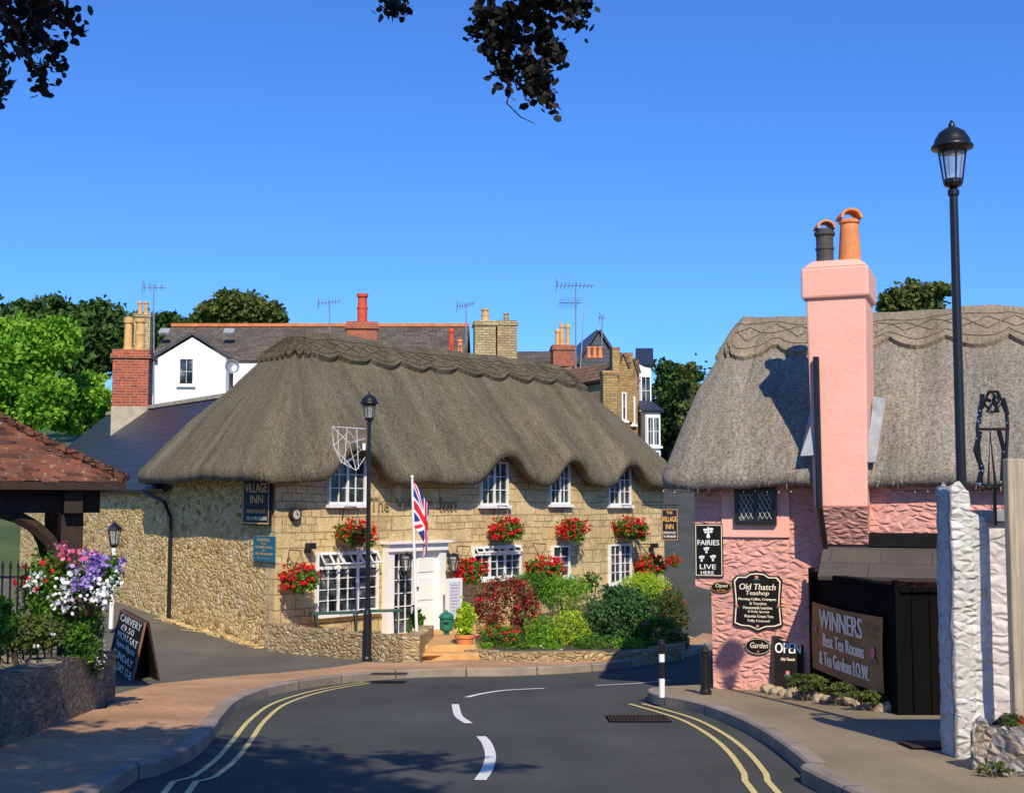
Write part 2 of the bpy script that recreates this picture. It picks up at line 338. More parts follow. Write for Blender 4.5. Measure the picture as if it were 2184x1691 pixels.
def bush(name,label,cat,px,py,rx,ry,Y,mat,n,leaf,fl=None,group=None,extra=()):
    p=at(px,py,Y); s=FP/Y; base=Vector((p.x,p.y,min(p.z-ry/s,max(gz(p.x,p.y),p.z-ry/s))))
    t=thing(name,label,cat,base,group); b=[(p.x,p.y,p.z,rx/s,rx/s*.8,ry/s)]
    for (dx,dy,ex,ey) in extra: q=at(px+dx,py+dy,Y); b.append((q.x,q.y,q.z,ex/s,ex/s*.8,ey/s))
    leaves('foliage',cloud(b,n,.16,14,.55),leaf,mat,t,flat=.2)
    g0=gz(p.x,p.y)
    mb=MB()
    for k in range(4):
        a=random.uniform(0,6.28); mb.tube([Vector((p.x,p.y,g0)),p+Vector((math.cos(a)*rx/s*.5,math.sin(a)*rx/s*.5,0))],[.02,.008],5)
    mb.build('stem',m_bark,t)
    if fl:
        for (fm,fn,fs) in fl: leaves('flowers',cloud([(p.x,p.y-.04,p.z,rx/s*1.04,rx/s*.86,ry/s*1.04)],fn,.1,9,.85),fs,fm,t,asp=.95)
    return t
# ---------------------------------------------------------------- ground
def drape(name,poly,off,mat,step=1.):
    bm=bmesh.new(); vs=[bm.verts.new((p[0],p[1],0)) for p in poly]
    for tri in tessellate_polygon([[Vector((p[0],p[1],0)) for p in poly]]):
        try: bm.faces.new([vs[i] for i in tri])
        except ValueError: pass
    xs=[p[0] for p in poly]; ys=[p[1] for p in poly]
    x=math.ceil(min(xs)/step)*step
    while x<max(xs): bmesh.ops.bisect_plane(bm,geom=bm.verts[:]+bm.edges[:]+bm.faces[:],plane_co=(x,0,0),plane_no=(1,0,0)); x+=step
    y=math.ceil(min(ys)/step)*step
    while y<max(ys): bmesh.ops.bisect_plane(bm,geom=bm.verts[:]+bm.edges[:]+bm.faces[:],plane_co=(0,y,0),plane_no=(0,1,0)); y+=step
    for v in bm.verts: v.co.z=gz(v.co.x,v.co.y)+off
    bmesh.ops.recalc_face_normals(bm,faces=bm.faces[:])
    for f in bm.faces:
        if f.normal.z<0: f.normal_flip()
    me=bpy.data.meshes.new(name); bm.to_mesh(me); bm.free()
    uv=me.uv_layers.new(name='UVMap')
    for l in me.loops: co=me.vertices[l.vertex_index].co; uv.data[l.index].uv=(co.x,co.y)
    return struct(link(me,name,mat,None,None,Vector()))
def smoothline(pts,step=.25):
    P=[Vector((p[0],p[1],0)) for p in pts]; out=[]
    for i in range(len(P)-1):
        p0=P[max(i-1,0)];p1=P[i];p2=P[i+1];p3=P[min(i+2,len(P)-1)]
        k=max(2,int((p2-p1).length/step))
        for j in range(k):
            t=j/k; out.append(.5*((2*p1)+(p2-p0)*t+(2*p0-5*p1+4*p2-p3)*t*t+(3*p1-p0-3*p2+p3)*t**3))
    out.append(P[-1]); return out
def offs(L,d):
    out=[]
    for i,p in enumerate(L):
        t=(L[min(i+1,len(L)-1)]-L[max(i-1,0)]).normalized(); out.append(p+Vector((t.y,-t.x,0))*d)
    return out
def ribbon(name,L,w,off,mat,d=0.):
    mb=MB(); a=offs(L,d-w/2); b=offs(L,d+w/2); vs=[]; 
    for p,q in zip(a,b): vs+=[Vector((p.x,p.y,gz(p.x,p.y)+off)),Vector((q.x,q.y,gz(q.x,q.y)+off))]
    mb.add(vs,[(2*i,2*i+1,2*i+3,2*i+2) for i in range(len(L)-1)]); return struct(mb.build(name,mat))
def kerb(name,L,side):
    mb=MB(); vs=[]; uv=[]; dd=0
    a=offs(L,0); b=offs(L,side*.14)
    for i,(p,q) in enumerate(zip(a,b)):
        if i: dd+=(L[i]-L[i-1]).length
        g=gz(p.x,p.y); vs+=[Vector((p.x,p.y,g-.02)),Vector((p.x,p.y,g+.11)),Vector((p.x+(q.x-p.x)*.15,p.y+(q.y-p.y)*.15,g+.128)),Vector((q.x,q.y,gz(q.x,q.y)+.128)),Vector((q.x,q.y,g-.02))]
        uv+=[(dd,0.1),(dd,.25),(dd,.3),(dd,.44),(dd,.6)]
    mb.add(vs,[(5*i+k,5*i+k+1,5*i+k+6,5*i+k+5) for i in range(len(L)-1) for k in range(4)]); return struct(mb.build(name,m_kerb,uvs=uv))
def G(px,py,off=0.): p=gnd(px,py,off); return (p.x,p.y)
xs=sorted(set([-600,-400,-250,-150,-100,-70,-50,-40,-30,-25]+list(range(-20,21))+[25,30,40,50,70,100,150,250,400,600]))
ys=sorted(set([-80,-50,-30,-15,-8,-4]+list(range(-2,62))+list(range(62,160,4))+[180,220,300,450,700,1200]))
mb=MB(); mb.add([(x,y,gz(x,y)-.07) for y in ys for x in xs],[(j*len(xs)+i,j*len(xs)+i+1,(j+1)*len(xs)+i+1,(j+1)*len(xs)+i) for j in range(len(ys)-1) for i in range(len(xs)-1)])
struct(mb.build('ground',m_grass,smooth=True))
drape('road',[(-16,-2),(14,-2),(14,34),(12,40),(26,130),(12,130),(4.6,44),(3.2,36),(-16,36)],0,m_road)
K1=[(-1.9,0),(-2.2,4)]+[G(*p) for p in [(252,1690),(335,1655),(412,1618),(452,1580),(480,1540),(515,1508),(590,1480),(700,1461),(800,1450),(900,1444),(1000,1442),(1100,1441),(1250,1433),(1350,1422),(1440,1407),(1500,1390),(1560,1368)]]
L1=smoothline(K1)
inner=[G(*p,.12) for p in [(1500,1350),(1455,1372),(1440,1393),(1350,1404),(1250,1408),(1100,1409),(1010,1404),(890,1413),(780,1412),(700,1424),(600,1434),(500,1441),(330,1458),(240,1482),(228,1510)]]
pv=[(p.x,p.y) for p in offs(L1,-.13)]+inner+[(-4.6,14.5),(-6.5,11),(-6.5,0)]
drape('left_pavement',pv,.122,m_pave,1.)
kerb('left_kerb',L1,-1)
drape('side_road',[(-16,15),(-5.2,15)]+[G(*p,.1) for p in [(250,1500),(420,1463),(600,1452),(760,1432),(900,1426)]]+[(-2.2,29),(-8,36),(-16,36)],.108,m_road2)
K2=[(4.2,-1),(2.75,5)]+[G(*p) for p in [(1745,1690),(1722,1660),(1680,1622),(1630,1585),(1580,1557),(1520,1531),(1460,1513),(1410,1503),(1385,1496),(1382,1489),(1400,1484),(1460,1481),(1530,1478)]]
L2=smoothline(K2,.15)
drape('right_pavement',[(p.x,p.y) for p in offs(L2,.13)]+[(3.2,18.4),(12,15),(12,-1)],.122,m_pave2)
kerb('right_kerb',L2,1)
YL=smoothline([(-1.35,5)]+[G(*p) for p in [(376,1691),(434,1658),(482,1620),(514,1582),(550,1535),(600,1499),(688,1472),(790,1455)]])
for d in (-.085,.085): ribbon('yellow_line',YL,.05,.006,m_yel,d)
YR=smoothline([(1.7,5)]+[G(*p) for p in [(1634,1691),(1610,1650),(1575,1605),(1530,1568),(1470,1535),(1400,1513),(1356,1501)]])
for d in (-.085,.085): ribbon('yellow_line',YR,.05,.006,m_yel,d)
for pts,w in [([(1024,1664),(1040,1640),(1046,1610),(1038,1585),(1026,1571)],.095),([(1000,1543),(978,1527),(971,1502)],.09),([(1160,1468),(1080,1472),(1030,1479),(996,1487)],.08),([(1270,1462),(1350,1458),(1430,1451)],.06),([(945,1806),(965,1760)],.1)]:
    ribbon('white_line',smoothline([G(*p) for p in pts],.08),w,.006,m_whi)
ribbon('yellow_line',smoothline([G(*p) for p in [(1452,1352),(1490,1366),(1525,1384)]]),.09,.006,m_yel)
ribbon('yellow_line',smoothline([G(*p,.11) for p in [(385,1343),(520,1362),(640,1393)]]),.08,.118,m_yel)
m_iron=plain('cast_iron',(.055,.04,.036),.8,.3,8,.002,spec=.1); m_pit=plain('drain_pit',(.006,.006,.006),.9,.1,5,0,spec=0)
def grate(label,x0,y0,x1,y1,off=0.,solid=False):
    c=gnd((x0+x1)/2,(y0+y1)/2,off); w=(x1-x0)*c.y/FP; d=abs(G(0,y0,off)[1]-G(0,y1,off)[1])
    t=thing('drain_cover',label,'drain',(c.x,c.y,c.z)); F=Fr((c.x-w/2,c.y-d/2,gz(c.x,c.y-d/2)+off+.012),(1,0,0),(0,1,-.058)); mb=MB()
    n=16
    if solid: mb.bx(F,0,w,0,d,-.002,.006)
    else:
        MB().bx(F,-.02,w+.02,-.02,d+.02,-.008,.002).build('pit',m_pit,t)
        for i in range(n+1): mb.bx(F,w*i/n-.01,w*i/n+.01,0,d,.003,.008)
        for b in (0,d*.5,d): mb.bx(F,0,w,b-.012,b+.012,.0035,.009)
    mb.build('grating' if not solid else 'cover_plate',m_iron,t)
grate('slotted iron drain grating in the road beside the right kerb',1300,1528,1420,1540)
grate('rusty flat metal cover in the brick pavement near the lamp post',792,1436,868,1441,.122,True)
grate('square metal inspection cover on the grey right pavement',1930,1583,2020,1597,.13,True)
# ---------------------------------------------------------------- generic building parts
def window(F,a0,a1,b0,b1,parent,cols=2,rows=3,cas=2,fm=None,sill=True,fw=.045,d=.0,bar=.016,vents=False):
    fm=fm or m_white; mb=MB(); W=a1-a0; H=b1-b0
    mb.bx(F,a0,a1,b0,b0+fw,d,d+.07); mb.bx(F,a0,a1,b1-fw,b1,d,d+.07)
    mb.bx(F,a0,a0+fw,b0+fw,b1-fw,d,d+.07); mb.bx(F,a1-fw,a1,b0+fw,b1-fw,d,d+.07)
    top=b1-fw
    if vents: top=b0+H*.74; mb.bx(F,a0+fw,a1-fw,top-.03,top+.03,d,d+.068)
    for i in range(cas):
        x0=a0+fw+(W-2*fw)*i/cas; x1=a0+fw+(W-2*fw)*(i+1)/cas
        if i: mb.bx(F,x0-.025,x0+.025,b0+fw,b1-fw,d+.001,d+.066)
        for j in range(1,cols): x=x0+(x1-x0)*j/cols; mb.bx(F,x-bar/2,x+bar/2,b0+fw,top,d+.01,d+.05)
        if vents:
            G2=Fr(F.p(x0+.02,b1-fw,d+.06),F.r,(Z*-.75+F.n*.6)); h=(b1-fw-top)
            mb.bx(G2,0,x1-x0-.04,0,.03,-.03,.0); mb.bx(G2,0,x1-x0-.04,h-.03,h,-.03,.0)
            for k in range(3): xx=(x1-x0-.04)*k/2; mb.bx(G2,cl(xx-.014,0,9),xx+.014,.03,h-.03,-.03,0)
    for k in range(1,rows): y=b0+fw+(top-b0-fw)*k/rows; mb.bx(F,a0+fw,a1-fw,y-bar/2,y+bar/2,d+.012,d+.048)
    w=mb.build('window',fm,parent)
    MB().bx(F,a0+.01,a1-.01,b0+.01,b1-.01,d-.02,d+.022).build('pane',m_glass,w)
    if sill: MB().bx(F,a0-.06,a1+.06,b0-.07,b0-.002,d-.01,d+.13).build('sill',fm,w)
    return w
def roundp(cx,cy,rx,ry,n=28): return [(cx+rx*math.cos(2*PI*i/n),cy+ry*math.sin(2*PI*i/n)) for i in range(n)]
_tc={}
def tmesh(s):
    if s in _tc: return _tc[s]
    cu=bpy.data.curves.new('t','FONT'); cu.body=s; cu.resolution_u=3
    o=bpy.data.objects.new('t',cu); COL.objects.link(o); dg=bpy.context.evaluated_depsgraph_get()
    me=bpy.data.meshes.new_from_object(o.evaluated_get(dg)); v=[(q.co.x,q.co.y) for q in me.vertices]; f=[tuple(p.vertices) for p in me.polygons]
    bpy.data.objects.remove(o); bpy.data.meshes.remove(me)
    x0=min(q[0] for q in v);x1=max(q[0] for q in v);y0=min(q[1] for q in v);y1=max(q[1] for q in v)
    _tc[s]=([((a-x0)/(x1-x0),(b-y0)/(y1-y0)) for a,b in v],f); return _tc[s]
def text(mb,F,s,a0,a1,b0,b1,d,slant=0.,bold=0):
    v,f=tmesh(s)
    for k in range(1+bold):
        o=k*(a1-a0)*.008
        mb.add([F.p(a0+o+(a1-a0)*x+slant*y*(b1-b0),b0+(b1-b0)*y,d+.0004*k) for x,y in v],f)
def rose(F,a,b,s,d,parent):
    mb=MB()
    for k in range(5): t=k*1.257; mb.polyf(F,roundp(a+.25*s*math.cos(t),b+.25*s*math.sin(t),.3*s,.3*s,8),d,d+.002+.0005*k)
    mb.build('painted_rose',m_pinkp,parent)
    mb=MB()
    for sx in (-1,1): mb.polyf(F,[(a,b-.3*s),(a+sx*.7*s,b-.5*s),(a+sx*.9*s,b-1.0*s),(a+sx*.3*s,b-.8*s)][::sx],d,d+.0018)
    mb.polyf(F,[(a-.05*s,b-1.4*s),(a+.05*s,b-1.4*s),(a+.05*s,b),(a-.05*s,b)],d,d+.0015)
    mb.build('painted_leaves',m_green,parent)
def sign(name,label,F,box,bm_,texts,th=.03,d=.01,shape='rect',border=None,cat='sign',group=None):
    a0,a1,b0,b1=F.rect(*box); t=thing(name,label,cat,F.p((a0+a1)/2,b0,d),group)
    ca,cb=(a0+a1)/2,(b0+b1)/2; w,h=a1-a0,b1-b0
    def outline(k):
        if shape=='oval': return roundp(ca,cb,w/2-k,h/2-k)
        if shape=='fancy':
            w2,h2=w/2-k,h/2-k; q=[(-1,-.78),(-.72,-.86),(-.35,-.88),(0,-1),(.35,-.88),(.72,-.86),(1,-.78),(.93,0),(1,.72),(.85,.86),(.5,.86),(.3,.97),(0,1),(-.3,.97),(-.5,.86),(-.85,.86),(-1,.72),(-.93,0)]
            return [(ca+x*w2,cb+y*h2) for x,y in q]
        return [(a0+k,b0+k),(a1-k,b0+k),(a1-k,b1-k),(a0+k,b1-k)]
    MB().polyf(F,outline(0),d,d+th).build('board',bm_,t)
    if border:
        o1,o2=outline(min(w,h)*.03),outline(min(w,h)*.055); n=len(o1); mb=MB()
        mb.add([F.p(x,y,d+th+.003) for x,y in o1]+[F.p(x,y,d+th+.003) for x,y in o2],[(i,(i+1)%n,n+(i+1)%n,n+i) for i in range(n)]); mb.build('border',border,t)
    by={}
    for tx in texts:
        s,x0,y0,x1,y1,m=tx[:6]; mb=by.setdefault(m.name,(MB(),m))[0]; A0,A1,B0,B1=F.rect(x0,y0,x1,y1); text(mb,F,s,A0,A1,B0,B1,d+th+.004,tx[6] if len(tx)>6 else 0,1)
    for mb,m in by.values(): mb.build('lettering',m,t)
    return t
def ghouse(t,O,r,w,dp,z0,zE,zR,front,wm,rm,ov=.25,wname='wall'):
    F=Fr(O,r); zE-=F.O.z; zR-=F.O.z; z0-=F.O.z; mb=MB(); mb.bx(F,0,w,z0,zE,-dp,0)
    if front: 
        mb.polyf(F,[(0,zE),(w,zE),(w/2,zR)],-dp+.001,-.001)
        rb=MB(); s=(zR-zE)/(w/2)
        rb.slab([F.p(-ov,zE-ov*s+.1,ov),F.p(w/2,zR+.1,ov),F.p(w/2,zR+.1,-dp-ov),F.p(-ov,zE-ov*s+.1,-dp-ov)][::-1],.12)
        rb.slab([F.p(w+ov,zE-ov*s+.1,ov),F.p(w+ov,zE-ov*s+.1,-dp-ov),F.p(w/2,zR+.1,-dp-ov),F.p(w/2,zR+.1,ov)][::-1],.12)
    else:
        G2=Fr(F.p(0,0,-dp),F.n); 
        mb.polyf(G2,[(0,zE),(dp,zE),(dp/2,zR)],-w+.001,-.001)
        rb=MB(); s=(zR-zE)/(dp/2)
        rb.slab([F.p(-ov,zE-ov*s+.1,ov),F.p(w+ov,zE-ov*s+.1,ov),F.p(w+ov,zR+.1,-dp/2),F.p(-ov,zR+.1,-dp/2)],.12)
        rb.slab([F.p(-ov,zE-ov*s+.1,-dp-ov),F.p(-ov,zR+.1,-dp/2),F.p(w+ov,zR+.1,-dp/2),F.p(w+ov,zE-ov*s+.1,-dp-ov)],.12)
    mb.build(wname,wm,t); return F,rb.build('roof',rm,t)
def potprof(r,h,k): 
    return [[(r*.8,0),(r,.02*h),(r,.12*h),(r*.8,.16*h),(r*.72,.8*h),(r*.95,.84*h),(r*.95,.93*h),(r*.8,.95*h),(r*.75,h),(r*.55,h),(r*.55,.8*h)],
            [(r*.9,0),(r*.9,.5*h),(r*1.0,.52*h),(r*1.0,.58*h),(r*.85,.6*h),(r*.8,.88*h),(r*1.05,.9*h),(r*1.05,h),(r*.7,h),(r*.7,.8*h)]][k]
def chimney(parent,px0,px1,yt,yb,Y,m,pots=(),cap=None,dp=None,capm=None):
    a=at(px0,yt,Y); b=at(px1,yt,Y); c=at((px0+px1)/2,yb,Y); w=b.x-a.x; dp=dp or w*.8; F=Fr((a.x,a.y,0),(1,.12,0)); mb=MB(); s=Y/FP
    ch=cap or w*.12
    mb.bx(F,0,w,c.z,a.z-ch*2,-dp,0); mb.bx(F,-w*.06,w*1.06,a.z-ch*2,a.z-ch,-dp-w*.06,w*.06); mb.bx(F,-w*.02,w*1.02,a.z-ch,a.z,-dp-w*.02,w*.02)
    o=mb.build('chimney',m,parent)
    for (x0,x1,y0,y1,pm,k) in pots:
        q=at((x0+x1)/2,y1,Y); h=(y1-y0)*s+.12; r=(x1-x0)*s/2
        MB().lathe(potprof(r,h,k),(q.x,a.y+dp*.5,q.z-.06),14).build('chimney_pot',pm,o,smooth=False)
    return o
# ---------------------------------------------------------------- thatch loft
def thatch(t,O,r,b,s0,s1,t0,t1,zE,zR,r0,r1,tr,front_e,mat,mat2,cv=.8,scal=1.1,sd=.05,lip=.3,cx=.28,rc=.5,st=.14,sag=0.,strawm=None,ns=9000,rodm=None,rodr=.009,rg=.12,ra=None):
    O=Vector(O); r=Vector(r); b=Vector(b); per=[]
    def seg(p,q):
        L=math.hypot(q[0]-p[0],q[1]-p[1]); k=max(1,int(L/st)); return [(p[0]+(q[0]-p[0])*i/k,p[1]+(q[1]-p[1])*i/k) for i in range(k)]
    def arc(cx_,cy_,a0): return [(cx_+rc*math.cos(a0+PI/2*i/6),cy_+rc*math.sin(a0+PI/2*i/6)) for i in range(6)]
    per+=seg((s0+rc,t0),(s1-rc,t0)); per+=arc(s1-rc,t0+rc,-PI/2); per+=seg((s1,t0+rc),(s1,t1-rc)); per+=arc(s1-rc,t1-rc,0)
    per+=seg((s1-rc,t1),(s0+rc,t1)); per+=arc(s0+rc,t1-rc,PI/2); per+=seg((s0,t1-rc),(s0,t0+rc)); per+=arc(s0+rc,t0+rc,PI)
    n=len(per); dist=[0]
    for i in range(1,n+1): dist.append(dist[-1]+math.hypot(per[i%n][0]-per[i-1][0],per[i%n][1]-per[i-1][1]))
    def pos(i,v,up=0.,out=0.):
        s,tt=per[i%n]; rs=cl(s,r0,r1); e=front_e(s) if tt<t0+.15 else 0
        dx,dy=rs-s,tr-tt; L=math.hypot(dx,dy); vv=max(v,0)
        ss=s+dx*vv-dx/L*out; t2=tt+dy*vv-dy/L*out
        z=zE+lip+(zR-zE-lip)*vv*(1+cx*(1-vv))+e*(1-vv)**2.2+up
        q=O+r*ss+b*t2; nz=noise.noise(Vector((q.x*.9,q.y*.9,z*.9)))*.07+noise.noise(Vector((q.x*3.5,q.y*3.5,z*3.5)))*.025
        z-=sag*math.sin(PI*cl((rs-r0)/(r1-r0)))*vv
        return Vector((q.x,q.y,z+nz))
    rows=[(0,-lip+.06,-.32),(0,-lip,-.08),(0,-lip+.02,.03),(0,-lip*.5,.06),(0,-.06,.05)]
    vs=[];uvs=[];NV=24; R=[]
    for (v,up,out) in rows: R.append([pos(i,v,up,out) for i in range(n+1)])
    for j in range(NV+1): R.append([pos(i,j/NV) for i in range(n+1)])
    for j,row in enumerate(R):
        for i,p in enumerate(row): vs.append(p)
        if j==0: vl=[0.]*(n+1)
        else: vl=[vl[i]+(row[i]-R[j-1][i]).length for i in range(n+1)]
        uvs+=[(dist[i],vl[i]) for i in range(n+1)]
    N1=n+1; mb=MB(); mb.add(vs,[(j*N1+i,j*N1+i+1,(j+1)*N1+i+1,(j+1)*N1+i) for j in range(len(R)-1) for i in range(n)])
    roof=mb.build('roof',mat,t,uvs=uvs,smooth=True)
    vs=[];uvs=[];K=7
    def vedge(i): 
        ph=(dist[i]/scal)%1.; return cv-sd*abs(math.sin(PI*ph))**.7
    for j in range(-1,K+1):
        for i in range(n+1):
            ve=vedge(i); v=ve+(1-ve)*max(j,0)/K
            vs.append(pos(i,v,.0 if j<0 else rg,.0 if j<0 else rg*.6)); uvs.append((dist[i],4*v+.02*j))
    mb=MB(); mb.add(vs,[(j*N1+i,j*N1+i+1,(j+1)*N1+i+1,(j+1)*N1+i) for j in range(K+1) for i in range(n)])
    rd=mb.build('ridge',mat2,roof,uvs=uvs,smooth=False)
    mb=MB()
    for i in range(0,n-4,4):
        for (va,vb) in ((.3,.6),(.6,.3)):
            P=[]
            for q,vv in ((i,va),(i+2,(va+vb)/2),(i+4,vb)):
                ve=vedge(q); P.append(pos(q,ve+(1-ve)*vv,rg+.01,rg*.6))
            mb.tube(P,rodr,4)
    for vv in (.14,.68):
        P=[]
        for i in range(0,n+1):
            ve=vedge(i); P.append(pos(i,ve+(1-ve)*vv,rg+.01,rg*.6))
        mb.tube(P,rodr,4)
    mb.build('hazel_rod',rodm,rd)
    V=[];Fc=[]
    for k in range(ns):
        i=random.randrange(n); fr=random.random(); edge=random.random()<.10
        v=random.uniform(0,.06) if edge else random.random()**.9*.98
        onr=v>cv; up=rg+.005 if onr else 0.; ot=rg*.6 if onr else 0.
        if edge and random.random()<.6: up=-random.uniform(.05,lip); ot=.055; v=0
        p=pos(i,v,up,ot).lerp(pos(i+1,v,up,ot),fr); q=pos(i,min(v+.05,1),up,ot).lerp(pos(i+1,min(v+.05,1),up,ot),fr)
        dn=(p-q).normalized() if not (edge and v==0) else Vector((0,0,-1)); w=(pos(i+1,v)-pos(i,v)).normalized()
        nrm=w.cross(dn).normalized()
        if nrm.z<0 and not (edge and v==0): nrm=-nrm
        if edge and v==0: nrm=Vector((w.y,-w.x,0))
        L_=random.uniform(.03,.08) if not edge else random.uniform(.03,.06); ww=random.uniform(.005,.011)
        dn=(dn+w*random.gauss(0,.2)+nrm*random.uniform(.0,.12)).normalized()
        b0=len(V); p=p+nrm*.004; V+=[p-w*ww/2,p+w*ww/2,p+dn*L_+w*ww*.2,p+dn*L_-w*ww*.2]; Fc.append((b0,b0+1,b0+2,b0+3))
    mb=MB(); mb.add(V,Fc); o=mb.build('loose_straw',strawm,roof); o['kind']='stuff'
    return roof
# ---------------------------------------------------------------- THE INN
A=Vector((-4.58,25.5,0)); R1=Vector((.649,.761,0)).normalized(); RS=Vector((-.6,.8,0)); L=13.4; W=5.3
B=A+R1*L; Cc=A+RS*W; D=B+RS*W
FF=Fr(A,R1); FS=Fr(Cc,-RS)
inn=thing('thatched_inn','two storey honey stone inn under a long brown thatched roof with eyebrow dormers','building',A)
MB().prism([A,B,B+RS*.35,A+RS*.35],-.5,3.95).build('front_wall',m_ashlar,inn)
MB().prism([A+RS*.351,A+RS*.351+R1*.35,Cc+R1*.35,Cc],-.5,3.6).build('side_wall',m_rubble,inn)
MB().prism([B+RS*.36,D,D-R1*.35,B-R1*.35+RS*.36],-.5,3.8).build('end_wall',m_rubble,inn)
MB().prism([Cc+R1*.36,Cc+R1*.36-RS*.35,D-RS*.35-R1*.36,D-R1*.36],-.5,3.6).build('rear_wall',m_rubble,inn)
UW=[(698,978,777,1075),(1022,984,1080,1077),(1170,990,1212,1075),(1295,995,1342,1077)]
wc=[]
for q in UW:
    a0,a1,b0,b1=FF.rect(*q); wc.append((a0+a1)/2); window(FF,a0,a1,b0,b1,inn,2,3,2)
def brow(s):
    e=0
    for c,w_,am in zip(wc,(.68,.74,.60,.60),(.62,.60,.58,.56)):
        x=(s-c-.10)/w_; e=max(e,am*math.exp(-abs(x)**2.8)) 
    return e-.05
thatch(inn,A,R1,RS,-.64,L+.6,-.5,W+.75,3.36,6.68,2.1,11.45,W/2,brow,m_thatch,m_thatchr,cv=.81,scal=.98,sd=.06,sag=.03,cx=.16,rc=.6,st=.1,strawm=m_straw,ns=9000,rodm=m_rod,rg=.10,rodr=.007)
for q,c,r_,cs in [((672,1175,803,1305),2,4,3),((1005,1163,1108,1232),2,3,3),((1175,1163,1212,1230),2,3,1),((1297,1160,1343,1242),2,4,2)]:
    a0,a1,b0,b1=FF.rect(*q); window(FF,a0,a1,b0,b1,inn,c,r_,cs,vents=(cs==3))
a0,a1,b0,b1=FF.rect(815,1158,940,1364); b0=.15
mb=MB(); mb.bx(FF,a0,a1,b1-.16,b1,0,.22); mb.bx(FF,a0-.06,a1+.06,b1,b1+.05,0,.3)
mb.bx(FF,a0,a0+.2,b0,b1-.16,0,.16); mb.bx(FF,a1-.2,a1,b0,b1-.16,0,.16); mb.build('door_surround',m_white,inn)
w2=(a1-a0-.4)/2; window(FF,a0+.2,a0+.2+w2,b0,b1-.17,inn,3,6,1,sill=False).name='glazed_door'
mb=MB(); x0=a0+.2+w2+.005; x1=a1-.2; mb.bx(FF,x0,x1,b0,b1-.17,0,.06)
for k in range(3): mb.bx(FF,x0+.1,x1-.1,b0+.1+k*.6,b0+.58+k*.6,.06,.08)
dr=mb.build('door',m_white,inn); MB().lathe([(.0,0),(.025,.0),(.03,.03),(.0,.05)],FF.p(x0+.06,1.1,.1),8).build('handle',m_black,dr)
mb=MB(); a=.35; mb.tube([FS.p(a,.1,.08),FS.p(a,2.6,.08),FS.p(a-.3,2.95,.12),FS.p(a-1.5,3.2,.2)],.045,8); mb.build('drainpipe',m_black,inn)
t=thing('wall_lettering','raised stone coloured lettering across the front wall above the inn door','lettering',FF.p(*[FF.hit(880,1090)[0],FF.hit(880,1090)[1]],.01))
mb=MB()
for s_,x0,x1 in (('The',788,828),('Village',842,922),('Inn',938,972)):
    q=FF.rect(x0,1060,x1,1090); v,f=tmesh(s_)
    for dd in (.02,.036): mb.add([FF.p(q[0]+(q[1]-q[0])*x,q[2]+(q[3]-q[2])*y,dd) for x,y in v],f)
mb.build('lettering',m_letter,t)
sign('pub_sign','tall navy pub board with gold and cream letters high on the side wall corner',FS,(528,1014,586,1120),m_navy,[('VILLAGE',534,1030,581,1050,m_gold),('INN',545,1056,572,1073,m_gold),('FREEHOUSE',537,1086,577,1094,m_gold),('TEL 01983 865500',536,1101,580,1109,m_cream)],.05,.06,border=m_gold)
sign('parking_sign','small teal parking board with gold letters below the tall navy board',FS,(547,1143,592,1197),m_teal,[('PARKING',556,1148,583,1154,m_gold),('FOR',565,1157,575,1161,m_gold),('HOLLIERS HOTEL',551,1164,589,1169,m_gold),('&',567,1171,573,1175,m_gold),('THE VILLAGE INN',551,1178,589,1183,m_gold),('<---------',556,1187,584,1191,m_gold)],.03,.04)
Fh=Fr(at(1410,1150,33.6),(1,-.12,0)); 
hs=sign('hanging_pub_sign','navy hanging pub board with gold letters at the far corner of the inn',Fh,(1411,1085,1446,1152),m_navy,[('THE',1421,1090,1434,1096,m_gold),('VILLAGE',1413,1101,1443,1112,m_gold),('INN',1420,1117,1436,1128,m_gold),('FREEHOUSE',1415,1133,1441,1138,m_cream),('TEL 01983 865500',1415,1141,1441,1146,m_cream)],.05,0,border=m_gold)
mb=MB(); q=Fh.rect(1411,1085,1446,1152); mb.tube([Fh.p(q[0]-.5,q[3]+.1,.02),Fh.p(q[1]+.05,q[3]+.1,.02)],.02,6); mb.tube([Fh.p(q[0]+.1,q[3]+.1,.02),Fh.p(q[0]+.1,q[3],.02)],.01,5); mb.tube([Fh.p(q[1]-.1,q[3]+.1,.02),Fh.p(q[1]-.1,q[3],.02)],.01,5); mb.build('bracket',m_black,hs)
a,b=FF.hit(625,1097); t=thing('wall_clock','small round dark rimmed clock on the front wall near the pub board','clock',FF.p(a,b,.02))
def disc(F,a,b,r,d0,d1): return MB().polyf(F,roundp(a,b,r,r,24),d0,d1)
disc(FF,a,b,.13,.01,.11).build('rim',m_beam,t); disc(FF,a,b,.09,.05,.115).build('dial',plain('clock_face',(.45,.42,.36),.4,.1,5,0),t)
mb=MB(); mb.bx(FF,a-.008,a+.008,b,b+.07,.117,.12); mb.bx(FF,a,a+.05,b-.008,b+.008,.12,.123); mb.build('hands',m_black,t)
for i,(px,py,lb) in enumerate([(650,1168,'small black wall spotlight above the large left window'),(1384,1166,'small black wall spotlight right of the far baskets'),(955,1190,'small black wall spotlight right of the door')]):
    a,b=FF.hit(px,py); t=thing('wall_spotlight',lb,'light',FF.p(a,b,0),'wall spotlights on the inn'); mb=MB(); mb.bx(FF,a-.08,a+.08,b-.02,b+.1,.1,.25); mb.build('housing',m_black,t); MB().bx(FF,a-.02,a+.02,b-.1,b-.02,0,.14).build('bracket',m_black,t)
